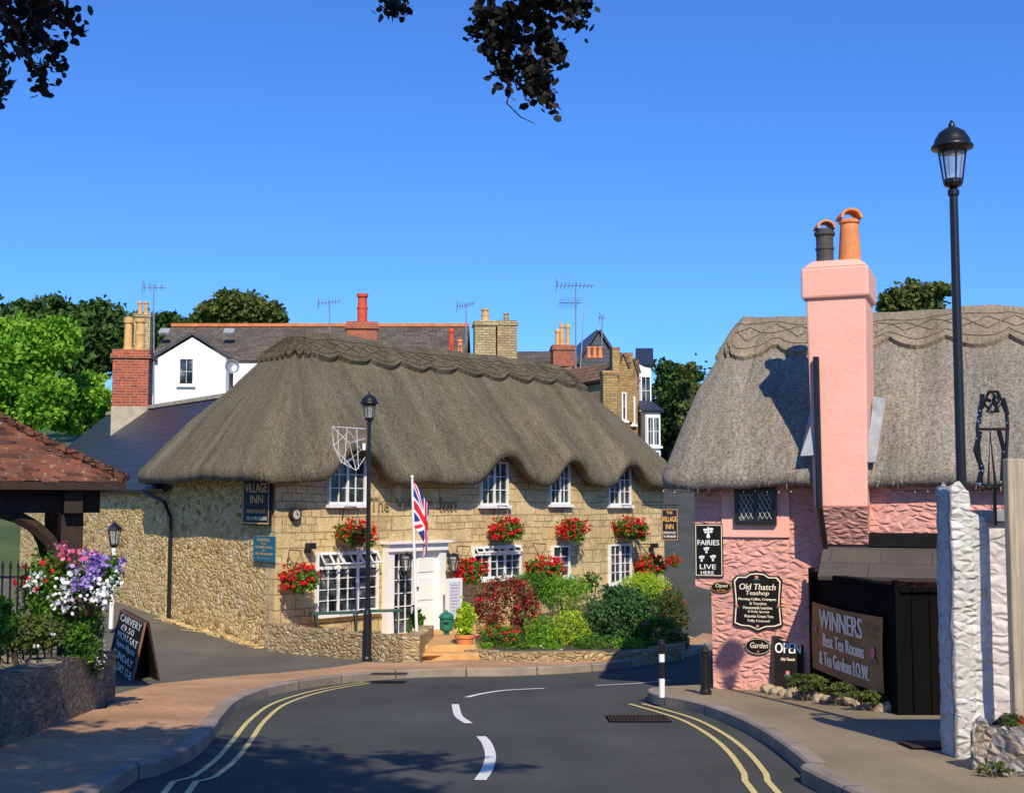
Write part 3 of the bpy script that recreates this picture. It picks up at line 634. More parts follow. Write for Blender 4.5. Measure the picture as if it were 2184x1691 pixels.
def lantern(name,label,P,n,sc=1.,group=None,arm=True):
    t=thing(name,label,'lantern',P,group); P=Vector(P); c=P+n*.18*sc
    mb=MB(); mb.lathe([(.0,.34*sc),(.02*sc,.30*sc),(.09*sc,.24*sc),(.11*sc,.2*sc),(.1*sc,.19*sc)],c,6); mb.lathe([(.03*sc,-.06*sc),(.06*sc,-.02*sc),(.06*sc,.0),(.0,.0)],c,6); 
    for k in range(6): u=Vector((math.cos(k*PI/3),math.sin(k*PI/3),0)); mb.tube([c+u*.055*sc,c+u*.095*sc+Z*.2*sc],.007*sc,4)
    mb.build('cage',m_black,t); MB().lathe([(.05*sc,.0),(.088*sc,.19*sc)],c,6).build('glass',m_glassl,t)
    if arm: MB().tube([P,P+n*.09*sc-Z*.12*sc,c-Z*.06*sc],.012*sc,5).build('arm',m_black,t)
for px,lb in ((836,'black wall lantern on the left of the glazed door'),(937,'black wall lantern on the right of the door surround')):
    a,b=FF.hit(px,1215); lantern('wall_lantern',lb,FF.p(a,b,.2),FF.n,1.25,'lanterns beside the inn door')
t=sign('menu_board','white framed menu board standing beside the inn door',FF,(914,1231,946,1316),m_white,[],.06,.5)
q=FF.rect(918,1238,942,1308); MB().bx(FF,q[0],q[1],q[2],q[3],.562,.566).build('menu_sheet',plain('blueish_paper',(.55,.62,.75),.5,.1,9,0),t)
mb=MB()
for k in range(9): y=q[3]-.07-k*(q[3]-q[2]-.1)/9; mb.bx(FF,q[0]+.04,q[1]-.04-random.random()*.08,y-.008,y+.004,.567,.568)
mb.build('menu_lines',m_banner,t)
mb=MB()
for x in (q[0]+.02,q[1]-.05): mb.bx(FF,x,x+.03,0,q[2]-.05,.5,.54)
mb.build('leg',m_white,t)
# ---------------------------------------------------------------- hanging baskets
def basket(label,seed):
    t=thing('hanging_basket',label,'hanging basket',(0,0,0),'red flower baskets hanging on the inn front')
    MB().lathe([(.0,-.24),(.12,-.21),(.2,-.12),(.24,0),(.2,.0),(.0,-.02)],n=12).build('bowl',m_bark,t,smooth=True)
    e=random.uniform(-.1,.1)
    leaves('foliage',cloud([(0,0,.02,.38,.36,.22),(e,-.1,-.14,.24,.2,.16)],1000,.28,16,.4),.085,m_leaf,t)
    leaves('flowers',cloud([(0,0,.06,.45,.41,.25),(e*2,0,-.05,.36,.34,.22)],850,.12,8,.75),.055,m_fred,t,asp=.9)
    mb=MB()
    for k in range(3): mb.tube([Vector((.23*math.cos(k*2.1),.23*math.sin(k*2.1),0)),(0,0,.48)],.006,4)
    mb.build('chain',m_black,t)
    MB().tube([(0,0,.48),(0,0,.54),(0,.35,.55),(0,.42,.3)],.012,5).build('bracket',m_black,t); return t
BK=[(759,1138,95,'full red flower basket left of the flag under the first upper window'),(1081,1129,84,'red flower basket under the second upper window'),(1224,1129,76,'red flower basket under the third upper window'),(1346,1128,84,'red flower basket under the fourth upper window'),
(641,1232,96,'red flower basket low on the wall by the left corner of the large window'),(1003,1216,84,'red flower basket just right of the door surround'),(1164,1213,88,'red flower basket above the dark green bushes'),(1388,1205,74,'red flower basket above the clipped lime bush'),(1437,1196,38,'small red flower basket at the far right corner of the inn')]
bs3=[basket(BK[i][3],i) for i in range(3)]; rz=math.atan2(R1.y,R1.x)
for i,(px,py,w,lb) in enumerate(BK):
    P=FF.p(*FF.hit(px,py),.42); k=(P.y*w/FP)/.92
    P=at(px,py,P.y-.35)
    if i<3: bs3[i].location=P; bs3[i].rotation_euler=(0,0,rz); bs3[i].scale=(k,)*3
    else: dup(bs3[i%3],P,rz+.15*(i%2),k,lb)
# ---------------------------------------------------------------- terrace, steps, garden in front of the inn
def wallpath(name,label,pts,h,th,mat,cat='wall',cap=None,closed=False):
    Lp=[Vector((p[0],p[1],0)) for p in pts]; base=Lp[0].copy(); base.z=gz(base.x,base.y)
    mb=MB(); hh=h if callable(h) else (lambda x,y:gz(x,y)+h)
    for i in range(len(Lp)-1):
        p,q=Lp[i],Lp[i+1]; n=max(1,int((q-p).length/.3)); dr=(q-p).normalized(); nn=Vector((dr.y,-dr.x,0))
        for j in range(n):
            a=p.lerp(q,j/n); c=p.lerp(q,(j+1)/n)
            if j==0 and i: a=a-dr*th*.45
            j1=random.uniform(-.03,.03); f=lambda v,z:(v.x,v.y,z)
            mb.hexa([f(a+nn*th/2,gz(a.x,a.y)-.2),f(c+nn*th/2,gz(c.x,c.y)-.2),f(c-nn*th/2,gz(c.x,c.y)-.2),f(a-nn*th/2,gz(a.x,a.y)-.2),
                     f(a+nn*th/2,hh(a.x,a.y)+j1),f(c+nn*th/2,hh(c.x,c.y)+j1),f(c-nn*th/2,hh(c.x,c.y)+j1),f(a-nn*th/2,hh(a.x,a.y)+j1)])
    return tag(mb.build(name,mat,loc=base),label,cat)
g1=Vector((*G(878,1411,.12),0)); 
wallpath('terrace_wall','low rubble stone wall in front of the inn around the green benches',[(A.x+.05,A.y-.15),(g1.x,g1.y),(g1.x+.1,g1.y+2.2)],lambda x,y:.62,.3,m_lowstone)
drape('terrace_floor',[(A.x+.1,A.y),(g1.x,g1.y+.1),(g1.x+1.5,g1.y+1),(0.5,31.2),(-3,27.2)],.2,m_step,.7)
t=thing('stone_steps','low sandy stone steps leading up to the inn door','steps',(g1.x+.7,g1.y,.1)); Fs=Fr((g1.x+.18,g1.y+.05,0),(1,.05,0))
for k in range(3): MB().bx(Fs,0-.0,1.05-.05*k,-.05,.17+.11*k,-2.6,-.34*k).build('step',m_step,t,bevel=.015)
bedpts=[G(*p,.12) for p in [(1012,1404),(1100,1409),(1250,1409),(1350,1404),(1440,1393),(1456,1373)]]
wallpath('garden_wall','low rough stone edging wall around the flower bed before the inn',[(bedpts[0][0]-.1,bedpts[0][1]+1.6)]+bedpts,.26,.28,m_lowstone)
drape('garden_soil',[(bedpts[0][0],bedpts[0][1]+.1)]+[(p[0],p[1]+.1) for p in bedpts[1:]]+[(B.x-.2,B.y-.3),(0.2,30.8)],.23,m_soil,.7)
def bench(label,px,py,Y,w):
    p=at(px,py,Y); t=thing('picnic_bench',label,'bench',(p.x,p.y,.2),'green metal benches on the inn terrace'); F=Fr((p.x-w/2,p.y,.2),(1,.35,0)); h=p.z-.2
    mb=MB()
    for k in range(4): mb.bx(F,0,w,h-.03,h,-.1*k-.08,-.1*k)
    mb.build('seat',m_greend,t)
    for x in (.1,w-.12):
        for d in (0,-.36): MB().tube([F.p(x+(.06 if d else -.02),0,d),F.p(x,h-.03,d-.02 if d==0 else d+.02)],.016,6).build('leg',m_greend,t)
bench('dark green slatted bench on the left of the terrace behind the stone wall',722,1308,25.6,1.0); bench('dark green slatted bench on the right of the terrace behind the lamp post',820,1303,25.3,.8)
def pot(label,px,yb,w,h,Y,plantlabel,prx,pry,pcy,mat):
    p=at(px,yb,Y); s=FP/Y; r=w/s/2; hh=h/s
    t=thing('plant_pot',label,'plant pot',p); MB().lathe([(r*.62,0),(r*.9,hh*.8),(r*1.0,hh*.8),(r*1.02,hh),(r*.85,hh),(r*.8,hh*.85),(0,hh*.85)],p,20).build('pot',m_terra,t,smooth=False)
    q=at(px,pcy,Y); b=[(q.x,q.y,q.z,prx/s,prx/s,pry/s),(q.x,q.y,q.z-pry/s*.45,prx/s*1.1,prx/s*1.1,pry/s*.5)]
    tt=thing('potted_conifer',plantlabel,'shrub',(p.x,p.y,p.z+hh*.85)); leaves('foliage',cloud(b,1500,.2,20,.4),.07,mat,tt); MB().tube([(p.x,p.y,p.z+hh*.8),q],[.02,.01],6).build('stem',m_bark,tt)
pot('round terracotta pot at the top of the stone steps',991,1389,42,36,23.95,'yellow green conifer growing in the terracotta pot',20,36,1320,m_leafy)
pot('small terracotta pot beside the glazed door',887,1372,26,24,26.2,'small dark green conifer in a pot behind the flagpole',16,34,1328,m_leaf)
p=at(952,1370,25.6); t=thing('green_litter_bin','green cast metal bin with a domed lid beside the door','bin',p)
MB().lathe([(.10,0),(.12,.02),(.12,.05),(.06,.08),(.05,.2),(.12,.24),(.13,.27),(.13,.46),(.12,.47)],p,10).build('body',m_green,t); MB().lathe([(.15,.47),(.15,.5),(.1,.56),(.03,.59),(.02,.62),(0,.63)],p,14).build('lid',m_green,t); MB().bx(Fr(p,(1,0,0)),-.05,.05,.36,.4,.11,.135).build('slot',m_black,t)
# bushes
bush('flowering_shrub','rounded dark red leaved shrub left of the dark conifers','shrub',1078,1286,66,56,25.9,m_leafr,6500,.045,[(m_leafo,900,.045),(m_fred,200,.035)],extra=((-42,18,34,44),(42,22,34,44),(5,-28,50,30)))
bush('box_shrub','small mid green shrub behind the dark red shrub','shrub',1135,1250,48,36,27,m_leaf,2800,.045)
bush('conifer_shrub','dense bright green conifer mound under the right baskets','shrub',1203,1266,56,42,27,m_leafb,6500,.038,extra=((25,-16,28,22),(-25,-8,30,26)))
bush('pine_shrub','large dark spiky pine shrub in the middle of the bed','shrub',1308,1316,60,62,25.9,m_leafp,10000,.062,extra=((-38,18,36,42),(35,-28,38,38),(8,-44,32,30),(45,22,34,46),(0,40,48,30)))
bush('clipped_shrub','clipped lime green dome shrub near the far corner of the inn','shrub',1375,1252,56,32,27.2,m_leafy,6500,.032)
bush('dark_shrub','dark green shrub beneath the clipped lime dome','shrub',1385,1300,48,38,27,m_leafp,3400,.052)
bush('orange_shrub','loose olive shrub with orange red flowers at the bed end','shrub',1436,1290,32,44,26.8,m_leafo,3000,.045,[(m_fred,90,.038)],extra=((8,32,28,38),))
bush('flowering_plant','green plant with pink flowers at the front right of the bed','shrub',1405,1348,48,40,25.6,m_leaf,3800,.045,[(m_fpink,60,.04)])
bush('red_bedding_plant','low red flowering plants behind the left edge of the bed wall','shrub',1068,1364,54,30,25.2,m_leaf,2800,.045,[(m_fred,150,.038)])
bush('lime_bedding_plant','low lime green plants spilling over the bed wall','shrub',1150,1354,40,40,25.1,m_leafb,2600,.045)
bush('yellow_bedding_plant','yellow green plants in the bed left of the pine','shrub',1215,1345,44,42,25.4,m_leafy,3000,.042)
bush('low_green_plant','low green plants at the foot of the dark pine','shrub',1340,1382,38,24,24.8,m_leafb,1800,.045)
bush('silver_plant','small pale green plant at the foot of the bed wall','shrub',1178,1390,34,20,24.5,m_leafb,1100,.04,[(m_fwhite,50,.03)])
bush('climbing_shrub','green shrub behind the second lower window','shrub',1260,1240,22,20,28.5,m_leaf,500,.06)
bush('leafy_bed_plant','mid green leafy plant filling the bed between pine and wall','shrub',1258,1380,42,28,24.7,m_leaf,2400,.042)
bush('spilling_plant','trailing green plant hanging over the right part of the bed wall','shrub',1400,1384,40,22,24.9,m_leaf,1800,.04)
bush('corner_plant','low olive plant covering the right hand end of the bed wall','shrub',1446,1370,26,26,25.5,m_leafo,1100,.04)
bush('mid_spilling_plant','small dark trailing plant over the middle of the bed wall','shrub',1300,1392,28,18,24.6,m_leafp,900,.04)
bush('front_fern','bright leafy clump at the front left corner of the bed','shrub',1030,1388,28,20,24.6,m_leafb,1000,.04)
bush('edge_plant','small red flowered plant on the left part of the bed wall','shrub',1105,1390,34,18,24.5,m_leaf,1100,.04,[(m_fred,30,.03)])
# ---------------------------------------------------------------- flag
p=gnd(890,1399,.12); t=thing('flagpole','slim white flagpole at the corner of the terrace wall','flagpole',p); tp=at(879,1018,p.y)
MB().tube([p,tp],[.03,.022],8).build('pole',m_white,t); MB().lathe([(0,-.03),(.035,0),(.03,.03),(0,.05)],tp,10).build('finial',m_cream,t)
def jack(u,v):
    x,y=u*60,v*30
    if abs(x-30)<3 or abs(y-15)<3: return 2
    if abs(x-30)<5 or abs(y-15)<5: return 1
    for dd in (abs(x/2-y)*.894,abs(x/2+y-30)*.894):
        if dd<1.1: return 2
    for dd in (abs(x/2-y)*.894,abs(x/2+y-30)*.894):
        if dd<3: return 1
    return 0
mb=MB(); NU,NV=110,60; vs=[]
for i in range(NU+1):
    u=i/NU
    for j in range(NV+1):
        v=j/NV; tq=tp+(p-tp)*(.02+v*.26)
        fold=.05*math.sin(u*11+v*1.5)*sm(u,0,.2)
        wx=(.29*math.sin(u*PI*.62)-.12*v*u*u)
        vs.append(Vector((tq.x+.02+wx+fold*.3, tq.y-.03-fold-.06*u, tq.z-.58*u-.06*math.sin(u*PI))))
mb.add(vs,[(i*(NV+1)+j,i*(NV+1)+j+1,(i+1)*(NV+1)+j+1,(i+1)*(NV+1)+j) for i in range(NU) for j in range(NV)])
k=0
for i in range(NU):
    for j in range(NV): mb.mi[k]=jack((i+.5)/NU,(j+.5)/NV); k+=1
tag(mb.build('flag',[m_bluep,m_flagw,m_flagr],loc=tp,smooth=True),'drooping union flag hanging from the white pole','flag')
# ---------------------------------------------------------------- street lamps
def lamp():
    t=thing('street_lamp','black street lamp with round lid lantern in front of the thatched inn','street lamp',(0,0,0),'black lantern street lamps')
    H=5.0
    MB().lathe([(.10,-.1),(.10,.04),(.082,.08),(.078,.85),(.06,.92),(.055,.95)],n=14).build('base',m_black,t)
    MB().lathe([(.05,.9),(.045,1.5),(.036,H-.62),(.05,H-.62),(.05,H-.58),(.03,H-.56)],n=12).build('pole',m_black,t)
    mb=MB(); mb.lathe([(.03,H-.56),(.07,H-.545),(.085,H-.52),(.085,H-.49),(.08,H-.49)],n=12)
    for k in range(6): u=Vector((math.cos(k*PI/3+.3),math.sin(k*PI/3+.3),0)); mb.tube([u*.082+Z*(H-.5),u*.118+Z*(H-.26)],.0075,5)
    mb.build('lantern_cage',m_black,t)
    MB().lathe([(.075,H-.49),(.108,H-.26)],n=12).build('lantern_glass',m_glassl,t)
    MB().lathe([(.125,H-.27),(.13,H-.24),(.18,H-.235),(.182,H-.215),(.16,H-.2),(.15,H-.16),(.11,H-.1),(.05,H-.065),(.025,H-.06),(.03,H-.04),(.02,H-.025),(.008,H),(0,H)],n=20).build('lid',m_black,t,smooth=True); return t
lp=lamp(); p1=gnd(783,1408,.12); lp.location=p1; k1=(at(780,835,p1.y).z-p1.z)/5.0; lp.scale=(k1,)*3
p2=at(2052,1075,11.3); p2.z=gz(p2.x,p2.y)+.12; k2=(at(2037,257,11.3).z-p2.z)/5.0
l2=dup(lp,p2,.2,k2,'tall black street lamp rising behind the white stone pillar','black lantern street lamps'); l2.scale=(k2*.92,k2*.92,k2)
t=thing('light_decoration','white wire festive light decoration fixed to the lamp post by the inn','decoration',at(775,960,p1.y-.1)); F=Fr(at(780,960,p1.y-.08),(1,0,0)); mb=MB()
def pl(pts,r=.008): mb.tube([F.p((x-780)*p1.y/FP,(960-y)*p1.y/FP,0) for x,y in pts],r,4)
pl([(779,915),(708,910),(712,950),(728,985),(760,1003),(779,975)],.01); pl([(708,910),(745,945),(779,935)]); pl([(712,950),(745,920),(770,960),(735,990)]); pl([(728,985),(745,945),(760,1003)]); pl([(720,915),(722,965),(750,995)]); pl([(740,912),(735,990)]); pl([(760,913),(765,1000)])
mb.build('wire_frame',plain('pale_wire',(.6,.6,.6),.5,.1,5,0),t); MB().bx(F,-.05,.0,0,.12,-.02,.06).build('control_box',m_white,t)
# ---------------------------------------------------------------- rear extension with slate roof
ex=thing('slate_extension','single storey stone extension with blue slate roof left of the thatch','building',Cc+Vector((0,0,0)))
O2=Cc+RS*11.0
Fx,_=ghouse(ex,(O2.x,O2.y,0),-RS,10.95,5.2,-.5,3.35,5.55,False,m_rubble,m_slateblue,.25)
mb=MB()
for k in range(26): mb.bx(Fr(Fx.p(-.2+k*.43,5.62,-2.6),-RS),0,.41,0,.1,-.09,.09)
mb.build('ridge',m_cement,ex)
chimney(ex,241,316,745,866,37.5,m_brick,[(253,276,676,745,m_creampot,0),(279,301,680,745,m_creampot,1)],dp=.8)
a=at(237,866,37.4); b=at(311,935,37.4); MB().bx(Fr((a.x,a.y,0),(1,.12,0)),0,b.x-a.x+.05,b.z-.6,a.z,-1.,0).build('chimney_base',m_cement,ex)
# ---------------------------------------------------------------- background houses
def P0(px,Y): q=at(px,1075,Y); return Vector((q.x,q.y,0))
wh=thing('white_gabled_house','white rendered gable house with one sash window behind the inn','building',P0(330,56))
F,_=ghouse(wh,P0(330,56),(1,.05,0),2.9,5,2.,9.15,10.05,True,m_whitewall,m_slate,.12)
q=F.rect(381,763,415,822); window(F,*q,wh,2,2,1,fw=.07)
MB().bx(F,3.05,3.09,6,8.9,.05,.09).build('drainpipe',m_black,wh)
q=F.rect(478,770,532,830); MB().bx(Fr(F.p(3.05,0,-1.0),(1,.05,0)),0,q[1]-q[0]+.3,3,q[3],-3,0).build('side_wing',m_whitewall,wh)
d_=at(495,782,54.9); t=thing('satellite_dish','pale round satellite dish on the white wing wall','dish',d_)
o=MB().lathe([(.0,-.08),(.2,-.04),(.3,.03),(.31,.03),(.2,-.06),(0,-.1)],d_,14).build('reflector',m_metal,t); o.rotation_euler=(1.35,0,.4)
te=thing('slate_terrace','long terrace with grey slate roof and orange ridge tiles above the thatch','building',P0(320,62))
xa=P0(320,62).x; xb=at(985,1075,62).x
F,_=ghouse(te,(xa,62,0),(1,0,0),xb-xa,8,2.,9.7,11.75,False,m_whitewall,m_slatebrown,.2)
MB().bx(Fr((xa-.2,66,11.85),(1,0,0)),0,xb-xa+.4,0,.16,-.12,.12).build('ridge',m_orangeridge,te)
chimney(te,740,804,685,735,60,m_brick,[(758,782,625,688,m_redpot,1)],dp=1.0)
chimney(te,286,320,668,760,60,m_creambrick,[(288,300,643,668,m_creampot,0),(301,313,643,668,m_creampot,0)],dp=.7)
for x0,x1,y0,y1,pm in ((955,970,700,752,m_redpot),(974,988,724,752,m_terra)):
    q=at((x0+x1)/2,y1,58); s=58/FP; MB().lathe(potprof((x1-x0)*s/2,(y1-y0)*s,0),q,12).build('chimney_pot',pm,te)
for px in (350,488): q=at(px,712,63.5); MB().bx(Fr(q,(1,0,0),(0,.8,.6)),-.25,.25,-.1,.35,0,.12).build('skylight',m_lead,te)
h2=thing('slate_house','grey slate roofed house with two cream brick chimneys behind the ridge','building',P0(1012,54))
xa=P0(1012,54).x; xb=at(1232,1075,54).x
ghouse(h2,(xa,54,0),(1,0,0),xb-xa,6,2.,8.7,9.45,False,m_tanbrick,m_slatebrown,.1)
chimney(h2,1013,1058,683,775,51,m_creambrick,[(1025,1043,659,683,m_creampot,1)],dp=.8); chimney(h2,1061,1103,683,775,51.3,m_creambrick,[(1073,1086,668,683,m_creambrick,1)],dp=.8)
chimney(h2,1180,1226,735,780,52,m_brick,[(1183,1196,703,736,m_creampot,0),(1193,1205,690,736,m_creampot,0),(1205,1218,692,736,m_creampot,0)],dp=.7)
h3=thing('pointed_slate_house','dark slate hung gable with a pointed roof above the brown tiled house','building',P0(1232,60))
ghouse(h3,P0(1238,60),(1,.1,0),1.75,6,3.,9.4,10.75,True,m_slate,m_slateblue,.12)
for x0 in (1250,1262,1274): q=at(x0+6,764,47); MB().lathe(potprof(.1,.42,0),q,10).build('chimney_pot',m_terra,h3)
h4=thing('brown_brick_house','tan brick house with brown tiled roof and white bay right of the thatch','building',P0(1228,44))
xa=P0(1226,46).x; xb=at(1310,1075,46).x
ghouse(h4,(xa,46,0),(1,0,0),xb-xa,5,1.,5.9,7.9,False,m_tanbrick,m_tileb,.15)
xa2=P0(1296,42).x; F,_=ghouse(h4,(xa2,42,0),(1,.5,0),1.15,4,1.,6.75,7.35,True,m_tanbrick,m_tileb,.03)
for px0,px1,yt,yb,Yc in ((1286,1318,790,960,40.6),(1306,1322,740,800,41.4),(1332,1350,752,900,42.2),(1350,1362,768,880,42.8)):
    chimney(h4,px0,px1,yt,yb,Yc,m_tanbrick,dp=.5)
for k,(x0,x1,yt) in enumerate(((1318,1342,790),(1340,1360,800))):
    a=at(x0,yt,41.6+k*.8); b=at(x1,yt,41.6+k*.8); ghouse(h4,(a.x,a.y,0),(1,.15,0),b.x-a.x,1.2,1.,a.z,a.z+.45,True,m_tanbrick,m_tileb,.02,'gable_wall')
    window(Fr((a.x,a.y,0),(1,.15,0)),.1,b.x-a.x-.1,a.z-1.6,a.z-.7,h4,1,2,1)
window(F,*F.rect(1322,868,1336,915),h4,1,3,1)
Fb=Fr(P0(1366,45),(1,.2,0)); MB().bx(Fb,0,.42,1,7.7,-2,0).build('bay_wall',m_whitewall,h4); window(Fb,.02,.4,5.8,7.3,h4,2,3,1)
Fb=Fr(P0(1378,42),(1,.2,0)); MB().bx(Fb,0,.5,1,5.9,-2,0).build('bay_wall',m_whitewall,h4); window(Fb,.03,.47,4.75,5.7,h4,2,2,2); window(Fb,.03,.47,3.9,4.6,h4,2,2,2)
MB().slab([Fb.p(-.1,5.9,.1),Fb.p(.6,5.9,.1),Fb.p(.6,6.3,-1.2),Fb.p(-.1,6.3,-1.2)],.08).build('bay_roof',m_slateblue,h4)
MB().slab([Vector(q) for q in (P0(1358,45)+Z*7.7,P0(1396,45)+Z*7.7,P0(1396,47)+Z*8.5,P0(1358,47)+Z*8.5)],.1).build('bay_roof',m_slateblue,h4)
def aerial(label,px,yt,yb,Y,bw,tilt=0.,n=7,stays=False):
    s=Y/FP; b=at(px,yb,Y); tp=at(px,yt,Y); t=thing('roof_aerial',label,'aerial',b,'television aerials on the rooftops'); MB().tube([b,tp],.028,6).build('mast',m_metal,t)
    mb=MB(); w=bw*s; c=tp-Z*.12; F=Fr(c-Vector((w*.5,0,0)),(1,.2,tilt)); mb.tube([F.p(0,0),F.p(w,0)],.018,5)
    for k in range(n): x=w*(k+.3)/n; h=.22-.012*k; mb.tube([F.p(x,-h*.6,-h*.8),F.p(x,h*.6,h*.8)],.011,4)
    mb.tube([F.p(0,-.25),F.p(.02,.25)],.016,4); mb.build('antenna',m_metal,t)
    if stays:
        c=tp-Z*(45*s); mb=MB(); F=Fr(c,(.7,.7,.1)); mb.tube([F.p(-.9,0),F.p(.3,0)],.018,5)
        for k in range(8): mb.tube([F.p(-.9+k*.15,-.2,-.15),F.p(-.9+k*.15,.2,.15)],.01,4)
        mb.tube([b+Vector((.15,0,0)),tp+Vector((.35,0,-.3))],.02,5); mb.build('second_antenna',m_metal,t)
aerial('tall thin aerial mast left of the white gabled house',328,606,865,50,48,n=4); aerial('small aerial above the slate terrace left of the red chimney pot',703,642,718,60,50,.15); aerial('aerial on a short mast left of the cream chimneys',994,648,735,56,40,.2); aerial('largest aerial mast with two antennas right of the cream chimneys',1228,602,805,48,85,.02,10,True); aerial('thin bare aerial pole above the pointed slate gable',1284,672,742,55,14,0,2)
# ---------------------------------------------------------------- trees
tree('bright green leafy tree at the far left edge',70,46,[(40,760,85,75),(110,740,60,55),(20,840,70,80),(90,850,60,70),(0,730,50,45)],m_leafb,18000,.22,group='trees behind the village')
tree('smaller bright green tree beside the brick chimney',180,48,[(180,840,50,45),(205,865,36,40),(150,890,50,40),(195,810,26,24)],m_leafb,9000,.2,group='trees behind the village')
tree('large dark green tree behind the bright tree',180,85,[(110,675,60,38),(200,690,75,50),(255,730,60,60),(170,760,80,60),(60,660,35,22),(290,700,50,40)],m_leafd,16000,.42,group='trees behind the village')
tree('dark green tree crown left of the oak behind the terrace',370,95,[(360,690,45,24),(320,720,50,35),(395,700,30,20)],m_leafd,4500,.45,group='trees behind the village')
tree('broad dark oak above the white gabled house',510,85,[(510,662,62,36),(455,672,42,30),(560,668,45,32),(500,640,40,20),(595,685,20,14)],m_leafo,10000,.34,group='trees behind the village')
tree('dark green tree right of the brown brick house',1425,75,[(1420,800,38,36),(1415,850,42,50),(1450,860,45,60),(1465,800,28,24),(1420,920,48,60),(1455,950,45,60)],m_leafd,9000,.36,group='trees behind the village')
tree('olive tree in the gap beside the grey thatch',1475,70,[(1470,790,22,16),(1475,840,35,30),(1480,900,40,50)],m_leafo,4000,.35,group='trees behind the village')
tree('dark tree crown above the grey thatch beside the tall lamp',1945,55,[(1950,630,55,26),(1905,640,35,20),(1995,620,35,22),(1950,670,70,40)],m_leafo,7500,.26,group='trees behind the village')
for i,(px,Y,y,rx,ry) in enumerate([(1500,95,900,60,120),(1560,90,930,80,110),(-60,80,720,120,70),(1450,100,1010,70,60)]):
    tree(['distant green tree behind the grey thatch left corner','distant green tree hidden mostly by the pink cottage','dark tree beyond the left edge of the picture','low far tree closing the view up the hill road'][i],px,Y,[(px,y,rx,ry),(px+rx*.6,y+20,rx*.6,ry*.7)],m_leafd,4000,.5,group='trees behind the village')
# ---------------------------------------------------------------- PINK COTTAGE
PA=Vector((2.53,17.4,0)); PR=Vector((.935,-.354,0)).normalized(); PB=Vector((.354,.935,0)).normalized()
FPk=Fr(PA,PR); g0=gz(PA.x,PA.y)
ck=thing('pink_cottage','pink painted rubble stone cottage under a grey thatched roof','building',PA+Z*g0)
a_l=FPk.hit(1482,1150)[0]; a_b=FPk.hit(1522,1400)[0]; zb=FPk.hit(1500,1254)[1]; a_s=FPk.hit(1762,1100)[0]
MB().polyf(FPk,[(a_b,-.3),(7.6,-.3),(7.6,3.5),(a_l,3.5),(a_l,zb+.03),(a_l+.1,zb),(a_b-.02,zb-.02)],-.4,0).build('front_wall',m_pinkr,ck)
MB().bx(FPk,a_s,7.62,-.3,3.2,.001,.22).build('thick_wall',m_pinkr,ck)
Fe=Fr(PA+PB*5+PR*a_b,-PB); MB().bx(Fe,0,4.6,-.3,3.5,-.4,0).build('end_wall',m_pinkr,ck)
MB().bx(Fr(PA+PB*5+PR*7.6,-PR),0,7.5,-.3,3.5,-.3,0).build('rear_wall',m_pinkr,ck)
thatch(ck,PA,PR,PB,-.52,8.2,-.42,5.4,3.12,5.62,.12,7.8,2.5,lambda s:-.0,m_thatch2,m_thatchr2,cv=.71,scal=.78,sd=.10,lip=.24,cx=.42,rc=.45,st=.09,strawm=m_straw2,ns=6000,rodm=m_rod2,rodr=.005,rg=.06)
q=FPk.rect(1570,1040,1658,1118); sx=FPk.rect(1540,1036,1684,1145)
MB().bx(FPk,sx[0],sx[1],sx[2],sx[3],0,.035).build('window_surround',m_pink,ck)
w=window(FPk,q[0],q[1],q[2],q[3],ck,2,2,2,fm=m_black,sill=False,d=.04,bar=.015,fw=.05)
m_lat=plain('pale_leadwork',(.6,.6,.57),.5,.1,5,0)
mb=MB(); ca=(q[0]+q[1])/2
for x0,x1 in ((q[0]+.06,ca-.03),(ca+.03,q[1]-.06)):
    n=3
    for k in range(n):
        xx=x0+(x1-x0)*k/n; dx=(x1-x0)/n
        for j in range(3):
            y0=q[2]+.07+j*(q[3]-q[2]-.14)/3; y1=y0+(q[3]-q[2]-.14)/3
            mb.tube([FPk.p(xx,y0,.095),FPk.p(xx+dx,y1,.095)],.004,3); mb.tube([FPk.p(xx+dx,y0,.095),FPk.p(xx,y1,.095)],.004,3)
mb.build('lattice',m_lat,w)
# chimney: the stack stands proud of the eave, cuts through it and dies into the thick wall below
qa,qb,_,_=FPk.rect(1728,800,1864,1000); Fc=FPk; dz=.56
qt=at(1795,566,16.55).z; qc=at(1795,634,16.45).z
mb=MB(); zl=2.86
mb.hexa([Fc.p(qa+.16,zl-.6,.2),Fc.p(qb-.08,zl-.6,.2),Fc.p(qb-.08,zl-.6,-.4),Fc.p(qa+.16,zl-.6,-.4),Fc.p(qa+.10,zl,dz-.02),Fc.p(qb-.05,zl,dz-.02),Fc.p(qb-.05,zl,-.5),Fc.p(qa+.10,zl,-.5)])
mb.build('chimney_foot',m_pinkr,ck)
mb=MB(); mb.hexa([Fc.p(qa+.10,zl+.001,dz-.02),Fc.p(qb-.05,zl+.001,dz-.02),Fc.p(qb-.05,zl+.001,-.5),Fc.p(qa+.10,zl+.001,-.5),Fc.p(qa+.05,qc,dz),Fc.p(qb-.01,qc,dz),Fc.p(qb-.01,qc,-.32),Fc.p(qa+.05,qc,-.32)])
ch=mb.build('chimney',m_pink,ck,bevel=.025)
mb=MB(); mb.hexa([Fc.p(qa-.0,qc-.04,dz+.05),Fc.p(qb+.03,qc-.04,dz+.05),Fc.p(qb+.03,qc-.04,-.37),Fc.p(qa-.0,qc-.04,-.37),Fc.p(qa-.0,qt-.08,dz+.05),Fc.p(qb+.03,qt-.08,dz+.05),Fc.p(qb+.03,qt-.08,-.37),Fc.p(qa-.0,qt-.08,-.37)])
